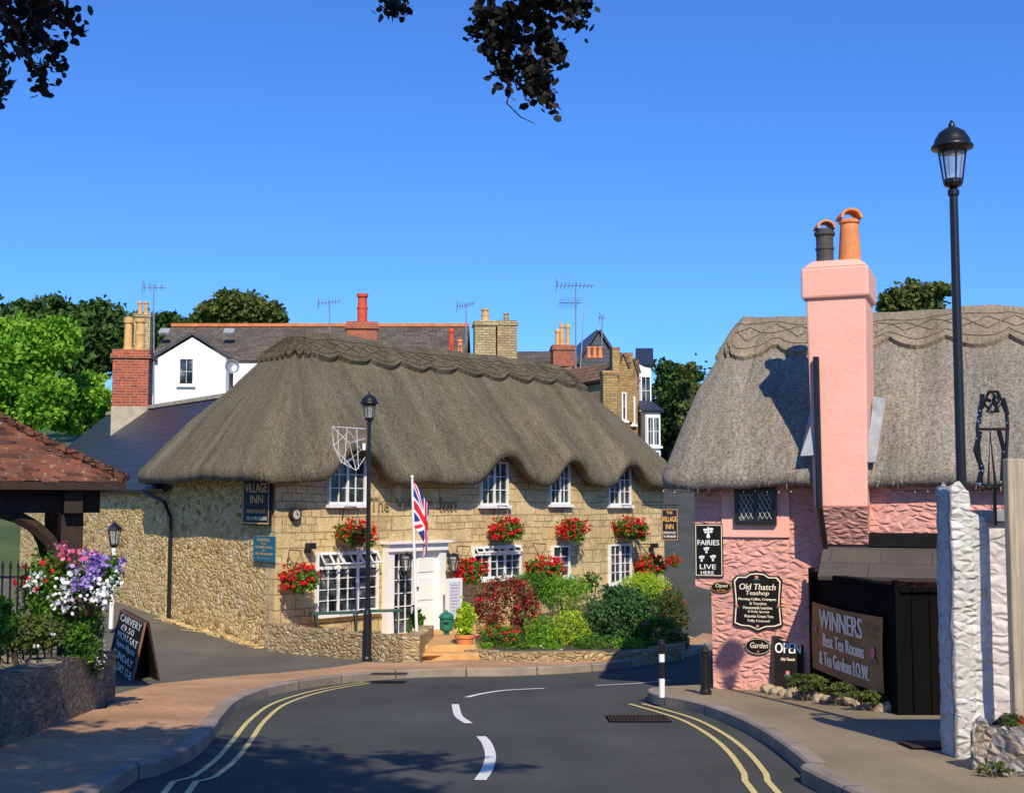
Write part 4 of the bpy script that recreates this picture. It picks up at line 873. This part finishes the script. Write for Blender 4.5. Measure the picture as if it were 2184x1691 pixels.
mb.hexa([Fc.p(qa+.01,qt-.079,dz+.04),Fc.p(qb+.02,qt-.079,dz+.04),Fc.p(qb+.02,qt-.079,-.36),Fc.p(qa+.01,qt-.079,-.36),Fc.p(qa+.12,qt+.03,dz-.1),Fc.p(qb-.1,qt+.03,dz-.1),Fc.p(qb-.1,qt+.03,-.25),Fc.p(qa+.12,qt+.03,-.25)])
mb.build('chimney_cap',m_pink,ch,bevel=.03)
def hoodpot(px,yb,yt,r,m,tap):
    y=16.5; b=at(px,yb,y); h=(yb-yt)*y/FP; 
    if tap: pr=[(r,0),(r,.05),(r*.98,.1),(r*.78,h*.9),(r*.92,h*.92),(r*.92,h*.97),(r*.7,h),(r*.5,h)]
    else: pr=[(r*.95,0),(r*1.0,.06),(r*.86,.1),(r*.86,h*.45),(r*.95,h*.47),(r*.95,h*.52),(r*.86,h*.55),(r*.86,h*.8),(r*1.05,h*.85),(r*1.05,h*.92),(r*.9,h*.93),(r*.9,h),(r*.6,h)]
    o=MB().lathe(pr,b,20).build('chimney_pot',m,ch,smooth=False)
    mb=MB(); vs=[]; n=12; R=r*.95
    for d in (-R,R):
        for k in range(n+1):
            a=PI*k/n
            for rr in (R,R*.78): vs.append(b+Vector((math.cos(a)*rr,d,h-.0+math.sin(a)*rr*.9)))
    m2=2*(n+1); fs=[]
    for k in range(n):
        for e in (0,1): fs.append((2*k+e,2*k+2+e,m2+2*k+2+e,m2+2*k+e))
        fs.append((2*k,2*k+1,2*k+3,2*k+2)); fs.append((m2+2*k,m2+2*k+1,m2+2*k+3,m2+2*k+2))
    mb.add(vs,fs); mb.build('pot_hood',m_terra,o)
hoodpot(1760,572,488,.125,m_darkpot,False); hoodpot(1813,572,466,.145,m_terra,True)
def flash(pts,nm='flashing'):
    m_=MB(); P=[at(x,y,Y) for x,y,Y in pts]; m_.slab(P,.02); m_.build(nm,m_lead,ck)
flash([(1707,972,16.35),(1740,970,16.3),(1742,868,16.4),(1730,865,16.9)]); flash([(1845,985,16.15),(1868,985,16.1),(1890,850,16.7),(1864,845,16.65)])
mb=MB(); a_=FPk.hit(1757,900)[0]; mb.tube([FPk.p(a_-.0,FPk.hit(1753,772)[1],dz+.06),FPk.p(a_+.01,2.85,dz+.06),FPk.p(a_+.02,2.5,.34),FPk.p(a_+.03,FPk.hit(1765,1170)[1],.28)],.04,8); mb.build('drainpipe',m_black,ck)
y1=FPk.hit(1800,1163)[1]; mb=MB(); xa=FPk.hit(1762,1165)[0]
p_bl=at(1744,1228,15.9); p_br=p_bl+PR*4; mb.slab([p_bl,p_br,FPk.p(7.,y1,.225),FPk.p(xa,y1,.225)],.05); mb.build('lean_to_roof',bricks('grey_felt_tile',(.13,.115,.10),(.11,.098,.087),(.06,.055,.05),.6,.4,.006,.002,spec=.1),ck)
mb=MB(); mb.bx(FPk,xa,7.,y1,y1+.17,.221,.28); mb.build('lean_to_flashing',m_board,ck)
t=thing('string_lights','string of small pale bulbs hanging along the grey thatch eaves','lights',PA+Z*3.1); mb=MB(); mc=MB()
pts=[FPk.p(-.45+.15*i,3.08-.02*abs(math.sin(i*.8)),.36) for i in range(12)]; mc.tube(pts,.004,4)
pts2=[FPk.p(qb+.2+.15*i,3.08-.02*abs(math.sin(i*.8)),.36) for i in range(16)]; mc.tube(pts2,.004,4); mc.build('cable',m_black,t)
for p in pts+pts2: mb.lathe([(0,-.022),(.008,-.012),(.007,0)],p,6)
mb.build('bulbs',m_cream,t)
t=sign('fairies_sign','tall black board with white fairies and white letters on the pink corner',FPk,(1483,1117,1543,1229),m_board,[('FAIRIES',1489,1151,1535,1162,m_wl),('LIVE',1494,1203,1528,1213,m_wl),('HERE',1496,1217,1524,1224,m_wl)],.025,.01,border=m_cream)
mb=MB()
for fx,fy in ((1512,1135),(1508,1172),(1498,1190),(1522,1189)):
    a,b=FPk.hit(fx,fy); s=.062 if fy<1150 else .036
    for k,(dx,dy,rx_,ry_) in enumerate(((-.62,.55,.5,.26),(.62,.7,.5,.26),(-.55,.05,.38,.2),(.6,.12,.38,.2))): mb.polyf(FPk,roundp(a+dx*s,b+dy*s,s*rx_,s*ry_,10),.036,.038+.0005*k)
    mb.polyf(FPk,roundp(a,b+.95*s,s*.2,s*.2,10),.036,.0408)
    mb.polyf(FPk,[(a-.12*s,b-.1*s),(a-.45*s,b-.95*s),(a-.1*s,b-1.3*s),(a+.15*s,b-.9*s),(a+.3*s,b-1.35*s),(a+.35*s,b-.8*s),(a+.15*s,b+.0*s),(a+.15*s,b+.75*s),(a-.12*s,b+.75*s)],.036,.0405)
mb.build('painted_fairies',m_wl,t)
sign('open_sign','small black oval sign reading open beside the fancy black board',FPk,(1517,1240,1561,1263),m_board,[('Open',1526,1244,1552,1254,m_cream,.15),('from 10am',1530,1256,1548,1259,m_gold)],.02,.01,'oval',m_gold)
t=sign('teashop_sign','large shaped black board with cream teashop lettering and painted roses',FPk,(1564,1218,1670,1346),m_board,[('Old Thatch',1577,1244,1654,1257,m_cream,.15),('Teashop',1590,1259,1640,1271,m_cream,.15),('Morning Coffee, Crumpets',1576,1274,1656,1281,m_cream),('& Teacakes',1600,1283,1636,1289,m_cream),('Homemade Lunches',1586,1292,1648,1298,m_cream),('& Daily Specials',1596,1301,1642,1307,m_cream),('Victorian Cream Teas',1588,1310,1650,1316,m_cream),('Fully Licensed',1596,1320,1642,1327,m_cream)],.025,.01,'fancy',m_cream)
for px,py,s in ((1615,1230,.045),(1573,1290,.038),(1662,1290,.038),(1617,1334,.035)): rose(FPk,*FPk.hit(px,py),s,.04,t)
t=sign('garden_sign','black oval sign reading garden low on the pink wall',FPk,(1590,1360,1645,1395),m_board,[('Garden',1600,1369,1638,1381,m_cream,.15)],.02,.01,'oval',m_cream); rose(FPk,*FPk.hit(1618,1388),.022,.035,t)
# ---------------------------------------------------------------- A boards
def aboard(label,O,r,w,h,fm,texts,lean=.2,face=None,roses=()):
    O=Vector(O); r=Vector(r).normalized(); back=Z.cross(r).normalized()
    F=Fr(O,r,Z+back*lean); t=thing('a_board',label,'sign',O)
    mb=MB(); fw=.035
    mb.bx(F,0,w,0,fw,-.03,0); mb.bx(F,0,w,h-fw,h,-.03,0); mb.bx(F,0,fw,fw,h-fw,-.03,0); mb.bx(F,w-fw,w,fw,h-fw,-.03,0); mb.build('frame',fm,t)
    MB().bx(F,fw,w-fw,fw,h-fw,-.025,-.008).build('chalkboard',m_board,t)
    top=F.p(0,h,-.035); G2=Fr(top-Z*h/math.sqrt(1+lean*lean)+back*h*lean,r,Z-back*lean); 
    MB().bx(G2,0,w,0,h,-.03,0).build('back_panel',m_beam,t)
    by={}
    for tx in texts: 
        s,a0,a1,b0,b1=tx[:5]; m=tx[5] if len(tx)>5 else m_wl; mb=by.setdefault(m.name,(MB(),m))[0]; text(mb,F,s,a0*w,a1*w,b0*h,b1*h,-.004,.0,2)
    for mb,m in by.values(): mb.build('lettering',m,t)
    for a,b,s in roses: rose(F,a*w,b*h,s,-.006,t)
    return t
bp=gnd(226,1428,.11); bq=gnd(276,1453,.11); dv=bq-bp
aboard('chalk written a board in a brown wooden frame beside the flower wall',bp,(dv.x,dv.y,0),max(.55,dv.length),.97,m_boardwood,[('CARVERY',.10,.92,.84,.95),('£9.50',.2,.72,.72,.81),('MON-SAT',.12,.92,.58,.69),('5pm-8pm',.15,.88,.44,.56),('SUNDAY',.12,.90,.29,.40),('ALL DAY 12-8',.10,.93,.13,.25)],.2)
bp=gnd(1636,1470,.12)
aboard('black a board with white open lettering and a painted rose by the pink wall',(bp.x,bp.y-.3,bp.z),(1,-.3,0),.40,.72,m_beam,[('OPEN',.10,.90,.70,.88),('Old Thatch',.28,.72,.57,.62,m_bletter)],.2,roses=((.5,.36,.05),))
# ---------------------------------------------------------------- fence, banner, bed
f0=Vector((3.80,16.75,0)); f1=Vector((4.08,13.95,0)); Ff=Fr((f0.x,f0.y,0),(f1-f0)); LF=(f1-f0).length
t=thing('black_fence','black painted board fence enclosing the tea garden beside the pink cottage','fence',(f1.x,f1.y,gz(*f1[:2])))
MB().bx(Ff,0,LF,gz(f1.x,f1.y)-.3,2.0,-.05,0).build('side_panel',m_blackw,t); mb=MB(); mb.bx(Ff,0,LF,2.001,2.05,-.1,.05)
Fg=Fr((f1.x,f1.y,0),(1,-.03,0)); MB().bx(Fg,.002,2.4,.4,1.98,-.05,0).build('front_panel',m_blackw,t); mb.bx(Fg,0,2.4,1.981,2.03,-.08,.04); mb.build('top_rail',m_blackw,t)
for a in (0,LF-.08): MB().bx(Ff,a,a+.09,.4,2.1,.0,.05).build('post',m_blackw,t)
a0,a1=Ff.hit(1740,1350)[0],Ff.hit(1892,1380)[0]; zt=Ff.hit(1810,1298)[1]; zb2=Ff.hit(1810,1448)[1]
t=thing('banner','weathered brown vinyl banner with pale lettering stretched along the black fence','banner',Ff.p((a0+a1)/2,zb2,.06))
mb=MB(); vs=[]; nn=24
for i in range(nn+1):
    for j in range(9): vs.append(Ff.p(a0+(a1-a0)*i/nn, zb2+(zt-zb2)*j/8-.02*math.sin(PI*i/nn), .045+.008*math.sin(i*1.3+j*.5)))
mb.add(vs,[(i*9+j,(i+1)*9+j,(i+1)*9+j+1,i*9+j+1) for i in range(nn) for j in range(8)]); mb.build('sheet',m_banner,t,smooth=True)
mb=MB(); wa=a1-a0; hb=zt-zb2
for s,x0,x1,y0,y1 in (('WINNERS',.13,.74,.64,.92),('Best Tea Rooms',.18,.76,.38,.57),('& Tea Gardens I.O.W.',.12,.82,.10,.30)): text(mb,Ff,s,a0+wa*x0,a0+wa*x1,zb2+hb*y0,zb2+hb*y1,.058,0,3)
mb.build('lettering',m_bletter,t)
mb=MB(); text(mb,Ff,'Old Thatch',a0+wa*.78,a0+wa*.96,zb2+hb*.80,zb2+hb*.9,.058); text(mb,Ff,'Teashop',a0+wa*.8,a0+wa*.95,zb2+hb*.68,zb2+hb*.77,.058); mb.build('lettering',m_boardwood,t)
rose(Ff,a0+wa*.07,zb2+hb*.6,.08,.056,t); rose(Ff,a0+wa*.88,zb2+hb*.5,.13,.056,t)
m_rock=plain('stone_grey',(.40,.31,.2),.9,.4,9,.01)
for i in range(15):
    px=1640+i*18; py=1478+i*2.8; p=gnd(px,py,.12); r=random.uniform(.06,.1); bm=bmesh.new(); bmesh.ops.create_icosphere(bm,subdivisions=2,radius=r)
    for v in bm.verts: v.co=Vector((v.co.x*1.25,v.co.y,v.co.z*.8))*(1+.5*noise.noise(v.co*9+Vector((i*3,0,0))))
    me=bpy.data.meshes.new('edging_stone'); bm.to_mesh(me); bm.free(); o=link(me,'edging_stone',m_rock,None,(p.x,p.y,p.z+r*.5),p)
    tag(o,'rough stone in the row edging the small bed below the banner','stone','edging stones below the black fence')
for i,(px,py,rx,ry,Y) in enumerate(((1720,1455,45,18,15.6),(1790,1470,40,14,15),(1850,1485,36,12,14.4))):
    bush('bed_plant',['low leafy plants below the left end of the banner','low leafy plants below the middle of the banner','low leafy plants below the right end of the banner'][i],'plant',px,py,rx,ry,Y,m_leafo,900,.04,group=None)
p=gnd(1505,1481,.12); t=thing('pointed_bollard','short black bollard with a pointed cap beside the pink wall','bollard',p); s=p.y/FP; H=105*s; 
MB().lathe([(.075,0),(.075,.05),(.06,.07),(.055,H*.72),(.07,H*.75),(.07,H*.8),(.04,H*.83)],p,14).build('post',m_black,t); MB().lathe([(.055,H*.83),(.06,H*.86),(.035,H*.93),(.012,H),(0,H)],p,12).build('cap',m_black,t)
p=gnd(1412,1486,.12); t=thing('banded_bollard','slim black and white banded marker post at the kerb corner','bollard',p); H=118*p.y/FP; r=.036
MB().lathe([(r,0),(r,H*.33)],p,12).build('lower_band',m_white,t); MB().lathe([(r,H*.33),(r,H*.62)],p,12).build('middle_band',m_black,t); MB().lathe([(r,H*.62),(r,H*.76)],p,12).build('upper_band',m_white,t); MB().lathe([(r,H*.76),(r,H*.93),(r*1.2,H*.94),(r*.9,H),(0,H)],p,12).build('top',m_black,t)
# ---------------------------------------------------------------- white wall at right
def gridwall(mb,UVL,F,w,h,dp,nx,nz,topf,amp=1.):
    def q(a,b,d): 
        P=F.p(a,b,d); k=(.04*noise.noise(P*2.6)+.022*noise.noise(Vector((P.x*7,P.y*7,P.z*11))))*amp; return P+F.n*k+F.r*k*.6
    fs=[]; V=[]; nd=4
    ring=[(i/nx*w,0.) for i in range(nx+1)]+[(w,-dp*i/nd) for i in range(1,nd+1)]+[(w-w*i/nx,-dp) for i in range(1,nx+1)]+[(0,-dp+dp*i/nd) for i in range(1,nd)]
    m=len(ring); dd=[0]
    for i in range(1,m): dd.append(dd[-1]+math.hypot(ring[i][0]-ring[i-1][0],ring[i][1]-ring[i-1][1]))
    for j in range(nz+1):
        for i,(a,d) in enumerate(ring): V.append(q(a,j/nz*topf(a),d)); UVL.append((dd[i]+F.O.x,j/nz*topf(a)))
    for j in range(nz):
        for i in range(m): fs.append((j*m+i,j*m+(i+1)%m,(j+1)*m+(i+1)%m,(j+1)*m+i))
    fs.append(tuple(nz*m+i for i in range(m))); mb.add(V,fs)
x0=at(2030,1300,10.6).x; x1=at(2098,1300,10.6).x; gp=gz(x0,10.6); tz=at(2050,1045,10.6).z
t=thing('white_stone_pillar','tall white painted rubble pillar in front of the tall lamp post','pillar',(x0+.1,10.7,gp+.12)); F=Fr((x0,10.55,gp),(1,0,0)); hh=tz-gp; ww=x1-x0
mb=MB(); U=[]; gridwall(mb,U,F,ww*.62,hh+.04,.4,8,70,lambda a:hh+.05-.1*abs(a-.08)*4+.03*math.sin(a*30),.5); mb.build('pillar_body',m_white_r,t,smooth=True,uvs=U)
mb=MB(); U=[]; gridwall(mb,U,Fr(F.p(ww*.6,0,-.05),F.r),ww*.5,hh-.2,.35,8,66,lambda a:hh-.16-.5*a,.5); mb.build('pillar_shoulder',m_white_r,t,smooth=True,uvs=U)
xw=x1-.02; t=thing('white_garden_wall','white painted rough stone wall with dark coping behind the wooden post','wall',(xw,10.7,gp)); F=Fr((xw,10.75,gp),(1,-.02,0))
zt_=at(2120,1112,10.7).z-gp; mb=MB(); U=[]; gridwall(mb,U,F,2.8,zt_,.3,60,55,lambda a:zt_,.4); mb.build('wall_body',m_white_p,t,smooth=True,uvs=U)
MB().bx(F,-.0,2.8,zt_+.0,zt_+.09,-.33,.07).build('coping',plain('grey_coping',(.2,.21,.23),.8,.2,6,.006),t,bevel=.01)
x0=at(2154,1300,10.2).x; t=thing('wooden_post','weathered pale wooden gatepost at the right edge','post',(x0+.08,10.2,gz(x0,10.2)+.12)); zt2=at(2165,978,10.2).z; MB().bx(Fr((x0,10.15,0),(1,.28,0)),0,.16,gz(x0,10.2)-.1,zt2,-.07,0).build('post_body',m_wood,t,bevel=.012)
lw=[(at(2066,1600,10.0).x,9.95),(3.98,9.1),(4.3,7.5)]
mb=MB(); U=[]; pA=Vector((lw[0][0],lw[0][1],0)); pB=Vector((lw[1][0],lw[1][1],0)); gA=gz(pA.x,pA.y)
gridwall(mb,U,Fr(pA+Z*gA,pB-pA),(pB-pA).length,.5,.3,24,14,lambda a:.42+.08*math.sin(a*9)+.05*math.sin(a*23),1.6)
m_mixr=rubble('mixed_rubble',[(.66,.63,.58),(.46,.33,.20),(.72,.69,.64),(.58,.44,.31),(.70,.66,.6)],(.36,.28,.18),9.,1.6,.09,.035,mcon=.8,fine_amt=.4)
tag(mb.build('low_rubble_wall',m_mixr,loc=(pA.x,pA.y,gA),smooth=True,uvs=U),'low crumbling white and tan rubble wall at the bottom right','wall')
wallpath('low_rubble_wall_return','short rubble wall continuing beyond the right edge toward the viewer',lw[1:],.45,.25,m_mixr)
bush('wall_daisies','small daisy like plants growing over the low rubble wall','plant',2160,1560,30,40,9.8,m_leafo,900,.03,[(m_fwhite,110,.022),(m_fred,20,.02)])
bush('wall_foot_weeds','straggly green weeds at the foot of the white pillar','plant',2120,1640,40,14,9.6,m_leafo,300,.028)
t=thing('festive_light_frame','black wire lantern shaped festive light frame above the white wall','decoration',at(2118,1040,10.6)); F=Fr(at(2118,940,10.5),(1,0,0)); mb=MB(); k_=10.5/FP
def pl2(pts,r=.012): mb.tube([F.p((x-2118)*k_,(940-y)*k_,0) for x,y in pts],r,5)
pl2([(2085,915),(2090,1030),(2105,1040),(2140,1030),(2150,915)],.016); pl2([(2085,915),(2095,870),(2112,835),(2130,835),(2148,880),(2150,915)],.016); pl2([(2090,920),(2080,960),(2092,1000),(2084,1030)],.024); pl2([(2100,860),(2118,880),(2140,860),(2118,835)]); pl2([(2085,915),(2150,915)]); pl2([(2105,1038),(2112,920),(2120,1036)]); pl2([(2130,915),(2140,960),(2134,1025)],.02)
pl2([(2118,1120),(2118,1036)],.015); pl2([(2110,880),(2122,845),(2128,880)],.024); pl2([(2095,870),(2105,850),(2125,862),(2143,850),(2150,885)],.02); pl2([(2098,840),(2092,872),(2088,905)],.02)
mb.build('wire_frame',m_black,t); mb=MB()
for i in range(40): 
    x=random.choice([2084,2088,2145,2136,2118])+random.uniform(-5,5); y=random.uniform(850,1035); mb.lathe([(0,-.008),(.007,0),(0,.008)],F.p((x-2118)*k_,(940-y)*k_,.03),6)
mb.build('bulbs',plain('blue_bulb',(.25,.35,.7),.2,.2,5,0),t)
# ---------------------------------------------------------------- shelter at left
ze=at(272,1026,15).z; E0=Vector((-4.40,15.0,0)); ua=Vector((-.927,-.375,0)); ub=Vector((-.375,.927,0)); S=6.0
sc=E0+ua*3+ub*3; sh=thing('tiled_shelter','open timber shelter with a red brown clay tile hipped roof at the left','shelter',(sc.x,sc.y,gz(sc.x,sc.y)))
c=[E0+ua*S,E0,E0+ub*S,E0+ua*S+ub*S]; c=[v+Z*ze for v in c]; ap=sc+Z*(ze+2.05)
mb=MB(); NR=30
def pp(e,f):
    v=e.lerp(ap,f); v.z-=.16*math.sin(PI*f); return v
for k in range(4):
    p,q=c[k],c[(k+1)%4]
    for j in range(NR):
        f0_,f1_=j/NR,(j+1)/NR; lift=Z*.024
        M=max(1,int((q-p).length*(1-f0_)/.18))
        for i in range(M):
            jt=Z*random.uniform(-.008,.014)
            a_=pp(p,f0_).lerp(pp(q,f0_),i/M)+lift+jt; b_=pp(p,f0_).lerp(pp(q,f0_),(i+1)/M)+lift+jt; d_=pp(p,f1_).lerp(pp(q,f1_),(i+1)/M); e_=pp(p,f1_).lerp(pp(q,f1_),i/M)
            mb.add([a_,b_,d_,e_,a_-lift*1.5,b_-lift*1.5],[(0,1,2,3),(4,5,1,0)])
def tilem():
    t=NT('clay_tile_single'); g=t.n('NewGeometry').outputs['Random Per Island']; v=t.tc.outputs['Object']
    c=t.ramp(g,[(0.,(.075,.042,.032)),(.4,(.16,.068,.045)),(.78,(.25,.092,.05)),(1.,(.14,.085,.06))])
    c=t.mix(.6,c,t.ramp(t.noise(v,2.,5,.65),[(.35,.5),(.65,1.25)]),'MULTIPLY'); c=t.mix(t.ramp(t.noise(v,13.,6,.75),[(.585,0.),(.64,.85)]),c,(.46,.37,.29))
    t.col(c,.9); t.b.inputs['Specular IOR Level'].default_value=.15; t.bump(t.noise(v,30,4),.006); return t.m
rf=mb.build('roof',tilem(),sh)
mb=MB()
for k in range(4):
    P=[]
    for j in range(9):
        v=c[k].lerp(ap,j/8); v.z-=.16*math.sin(PI*j/8)-.03; P.append(v)
    mb.tube(P,.055,8)
mb.build('hip_tiles',m_tile,rf)
mb=MB(); mb.prism([(c[i].x,c[i].y) for i in range(4)],ze-.1,ze-.012); mb.build('soffit',m_beam,sh)
post=[E0+ua*.55+ub*.45,E0+ua*(S-.5)+ub*.5,E0+ua*.5+ub*(S-.5),E0+ua*(S-.5)+ub*(S-.5)]
mb=MB()
for (a_,b_) in ((0,1),(0,2),(1,3),(2,3)):
    p,q=post[a_],post[b_]; dr=(q-p).normalized(); F=Fr(p-dr*.3,dr); mb.bx(F,0,(q-p).length+.6,ze-.36,ze-.101,-.1,.1)
    for s_,o_ in ((1,p),(-1,q)):
        P=[o_+dr*s_*(.1+1.0*(1-math.cos(t_*PI/2)))+Z*(ze-1.05+.75*math.sin(t_*PI/2)) for t_ in [i/6 for i in range(7)]]; mb.tube(P,.085,6)
mb.build('beams',m_beam,sh)
for v in post: MB().bx(Fr(v-ua*-.12-ub*.12,-ua),0,.24,gz(v.x,v.y)-.1,ze-.35,-.24,0).build('post',m_beam,sh)
g3=gnd(232,1500,.12); g4=gnd(0,1592,.12)
wallpath('stone_boundary_wall','grey rubble wall below the flower display at the left',[(g4.x-.25,g4.y-2.5),(g4.x-.15,g4.y),(g3.x-.18,g3.y),(g3.x-1.6,g3.y+.9)],lambda x,y:gz(x,y)+.72,.36,m_greystone)
t=thing('iron_railings','black iron railings standing on the boundary wall left of the flowers','railings',(g4.x-.9,13,1.4)); mb=MB(); ra=Vector((g4.x-.9,10.5,0)); rb_=Vector((g3.x-.35,g3.y-.3,0))
for i in range(26):
    p=ra.lerp(rb_,i/25); zz=gz(p.x,p.y)+.7; mb.tube([p+Z*zz,p+Z*(zz+.95)],.011,5); mb.lathe([(.02,0),(0,.07)],p+Z*(zz+.95),5)
for h in (.12,.85): mb.tube([ra+Z*(gz(ra.x,ra.y)+.7+h),rb_+Z*(gz(rb_.x,rb_.y)+.7+h)],.014,5)
mb.build('bars',m_black,t)
def bl(px,py,rx,ry,Y,dy=.8): p=at(px,py,Y); s=FP/Y; return (p.x,p.y,p.z,rx/s,rx/s*dy,ry/s)
t=thing('flower_planter','overflowing planter of pink purple and white flowers on the boundary wall','planter',at(150,1330,14.0))
MB().lathe([(.14,-.2),(.3,-.05),(.36,.12),(.33,.12),(0,.08)],at(160,1290,14.1),16).build('bowl',m_bark,t,smooth=True)
leaves('foliage',np.concatenate([cloud([bl(110,1240,60,55,13.9),bl(200,1240,46,54,14.0),bl(90,1290,45,50,13.8),bl(170,1290,55,50,14),bl(232,1225,28,36,14)],9000,.28,25,.3)]),.045,m_leaf,t)
for blobs,n,m,s in (([bl(160,1184,36,18,13.75),bl(130,1170,18,14,13.7),bl(208,1170,10,12,13.7)],80,m_fpink,.046),([bl(192,1218,28,34,13.65),bl(212,1192,18,20,13.7),bl(172,1245,20,20,13.6),bl(258,1208,12,20,13.8)],270,m_fpur,.042),([bl(215,1264,36,26,13.65),bl(135,1278,26,32,13.6),bl(75,1240,20,20,13.65),bl(150,1235,16,12,13.6),bl(240,1240,20,18,13.6)],330,m_fwhite,.04),([bl(85,1225,48,34,13.7)],40,m_fred,.045)):
    leaves('flowers',cloud(blobs,n,.5,2,.5),s,m,t,asp=.95,hexa=True)
t=thing('trailing_ivy','trailing green plant with tiny white flowers hanging down the wall end','plant',at(200,1440,14.2))
leaves('foliage',cloud([bl(195,1335,30,46,14.2),bl(200,1400,20,50,14.35),bl(155,1345,45,38,13.9),bl(180,1385,36,28,14)],3800,.25,20,.3),.04,m_leaf,t); leaves('flowers',cloud([bl(196,1370,28,70,14.1)],150,.3,3,.6),.025,m_fwhite,t); MB().tube([at(205,1440,14.3),at(200,1320,14.2)],.012,5).build('stem',m_bark,t)
bush('wall_top_shrub','dark trailing shrub on top of the boundary wall at left','shrub',60,1350,75,40,13.2,m_leafo,3800,.045,[(m_fwhite,60,.025)])
bush('wall_top_plant','low green plant on the near end of the boundary wall','shrub',-10,1330,45,60,12.0,m_leaf,1600,.055)
p=at(237,1308,26.5); t=thing('small_lamp_post','short white post carrying a small black lantern beside the shelter','lamp',p); q=at(243,1168,26.5); MB().tube([p-Z*.3,q],.045,8).build('post',m_whitewall,t)
lantern('post_lantern','small black lantern on top of the short white post',q+Vector((0,0,.08)),Vector((0,0,0)),1.4,arm=False)
wallpath('kerb_verge','narrow stone plinth along the foot of the inn side wall',[(A.x-.3,A.y+.15),(Cc.x-.15,Cc.y-.1)],.16,.2,m_rubble)
# ---------------------------------------------------------------- overhanging copper beech
t=thing('copper_beech_tree','dark leaved tree overhead whose branches hang into the top of the view','tree',(-5.5,-3.5,gz(-5.5,-3.5)))
mb=MB(); b=Vector((-5.5,-3.5,gz(-5.5,-3.5))); mb.tube([b-Z*.2,b+Z*3,Vector((-4.2,-1.5,6.5)),Vector((-1.5,1,8.3))],[.4,.33,.25,.12],12)
for q in ((-4.4,3.2,7),(1.2,3.5,7.6),(-1.,3.5,8),(-3,2,9),(-2,-2,9)): mb.tube([Vector((-4.2,-1.5,6.5)),Vector((-4.2,-1.5,6.5)).lerp(Vector(q),.5)+Z*.4,q],[.15,.09,.03],8)
mb.build('trunk',m_bark,t,smooth=True)
leaves('crown',cloud([(-1.9,2.5,8.5,1.9,1.5,1.0),(-3.4,3.5,8.2,1.9,1.5,1.0),(-.3,1.1,8.6,2.0,1.5,1.0),(-2.4,.8,8.6,2.2,1.8,1.2),(-4.6,1.7,7.9,2.2,2.1,1.2)],15500,.15,60,.2),.15,m_leafc,t,flat=.5)
def branch(twigs,start,Y,n,leaf):
    mb=MB(); C=[]
    for tw in twigs:
        P=[at(x,y,Y+random.uniform(-.15,.15)) for x,y in tw]; mb.tube([Vector(start)]+P if tw is twigs[0] else P,[.014]*(len(P)+(1 if tw is twigs[0] else 0)-1)+[.003],5)
        for i in range(len(P)-1):
            L_=(P[i+1]-P[i]).length; k=int(n*L_)
            for _ in range(k): C.append(P[i].lerp(P[i+1],random.random())+Vector([random.gauss(0,.028) for _ in range(3)]))
    o=mb.build('branch',m_bark,t); leaves('leaf_spray',np.array(C),leaf,m_leafc,o,asp=.75,hexa=True)
branch([[(1130,-40),(1100,40),(1075,110),(1090,170)],[(1100,20),(1050,50),(1005,72)],[(1130,-20),(1150,60),(1165,140),(1150,200),(1185,232)],[(1140,10),(1200,20),(1245,60)],[(1150,-10),(1215,-5),(1265,10)],[(1090,60),(1050,100),(1060,150),(1090,190)],[(1110,80),(1130,150),(1120,215)],[(1165,90),(1190,130)],[(1070,40),(1040,85)],[(1120,30),(1175,70),(1195,120)],[(1100,120),(1160,180),(1170,225)],[(1080,30),(1035,20),(1015,70)]],(-1,3.5,8),6.2,260,.044)
branch([[(20,-40),(60,10),(110,40),(185,70)],[(60,10),(70,60),(110,90),(122,150)],[(0,20),(40,70),(60,120),(100,192)],[(-30,60),(10,110),(5,160),(8,205)],[(60,0),(120,10),(160,30)],[(0,0),(30,50),(80,110)]],(-4.4,3.2,7),6.2,250,.044)
branch([[(850,-50),(838,0),(822,22)],[(850,-30),(850,10),(845,38)]],(-1,3.5,8),6.2,190,.044)
mb=MB(); mb.tube([at(1090,190,6.2),at(1080,220,6.2),at(1110,250,6.2),at(1140,264,6.2)],[.006,.004,.003,.002],5); mb.build('bare_twig',m_bark,t)
# ---------------------------------------------------------------- light, sky, camera
SD=Vector((.17,-.985,0)).normalized(); EL=math.radians(40)
sun=bpy.data.lights.new('Sun','SUN'); sun.energy=5.; sun.angle=math.radians(.5); sun.color=(1,.88,.67)
so=bpy.data.objects.new('Sun',sun); COL.objects.link(so); dv=Vector((SD.x*math.cos(EL),SD.y*math.cos(EL),math.sin(EL))); so.rotation_euler=dv.to_track_quat('Z','Y').to_euler(); so.location=(20,-40,40)
w=bpy.data.worlds.new('World'); SC.world=w; w.use_nodes=True; nt=w.node_tree; bg=nt.nodes['Background']
sk=nt.nodes.new('ShaderNodeTexSky'); sk.sky_type='NISHITA'; sk.sun_disc=False; sk.sun_elevation=EL; sk.sun_rotation=math.atan2(SD.x,SD.y); sk.air_density=1.0; sk.dust_density=.1; sk.ozone_density=2.
mx=nt.nodes.new('ShaderNodeMix'); mx.data_type='RGBA'; mx.blend_type='MULTIPLY'; mx.inputs[0].default_value=1.; mx.inputs[7].default_value=(.38,.77,1.46,1)
nt.links.new(sk.outputs[0],mx.inputs[6]); nt.links.new(mx.outputs[2],bg.inputs[0]); bg.inputs[1].default_value=.12
cam=bpy.data.cameras.new('Camera'); cam.sensor_width=36; cam.lens=36*FP/2184; cam.clip_end=3000; cam.clip_start=.1
co=bpy.data.objects.new('Camera',cam); COL.objects.link(co); co.location=CAM; co.rotation_euler=(PI/2+PT,0,0); SC.camera=co
SC.view_settings.view_transform='Standard'; SC.view_settings.look='None'
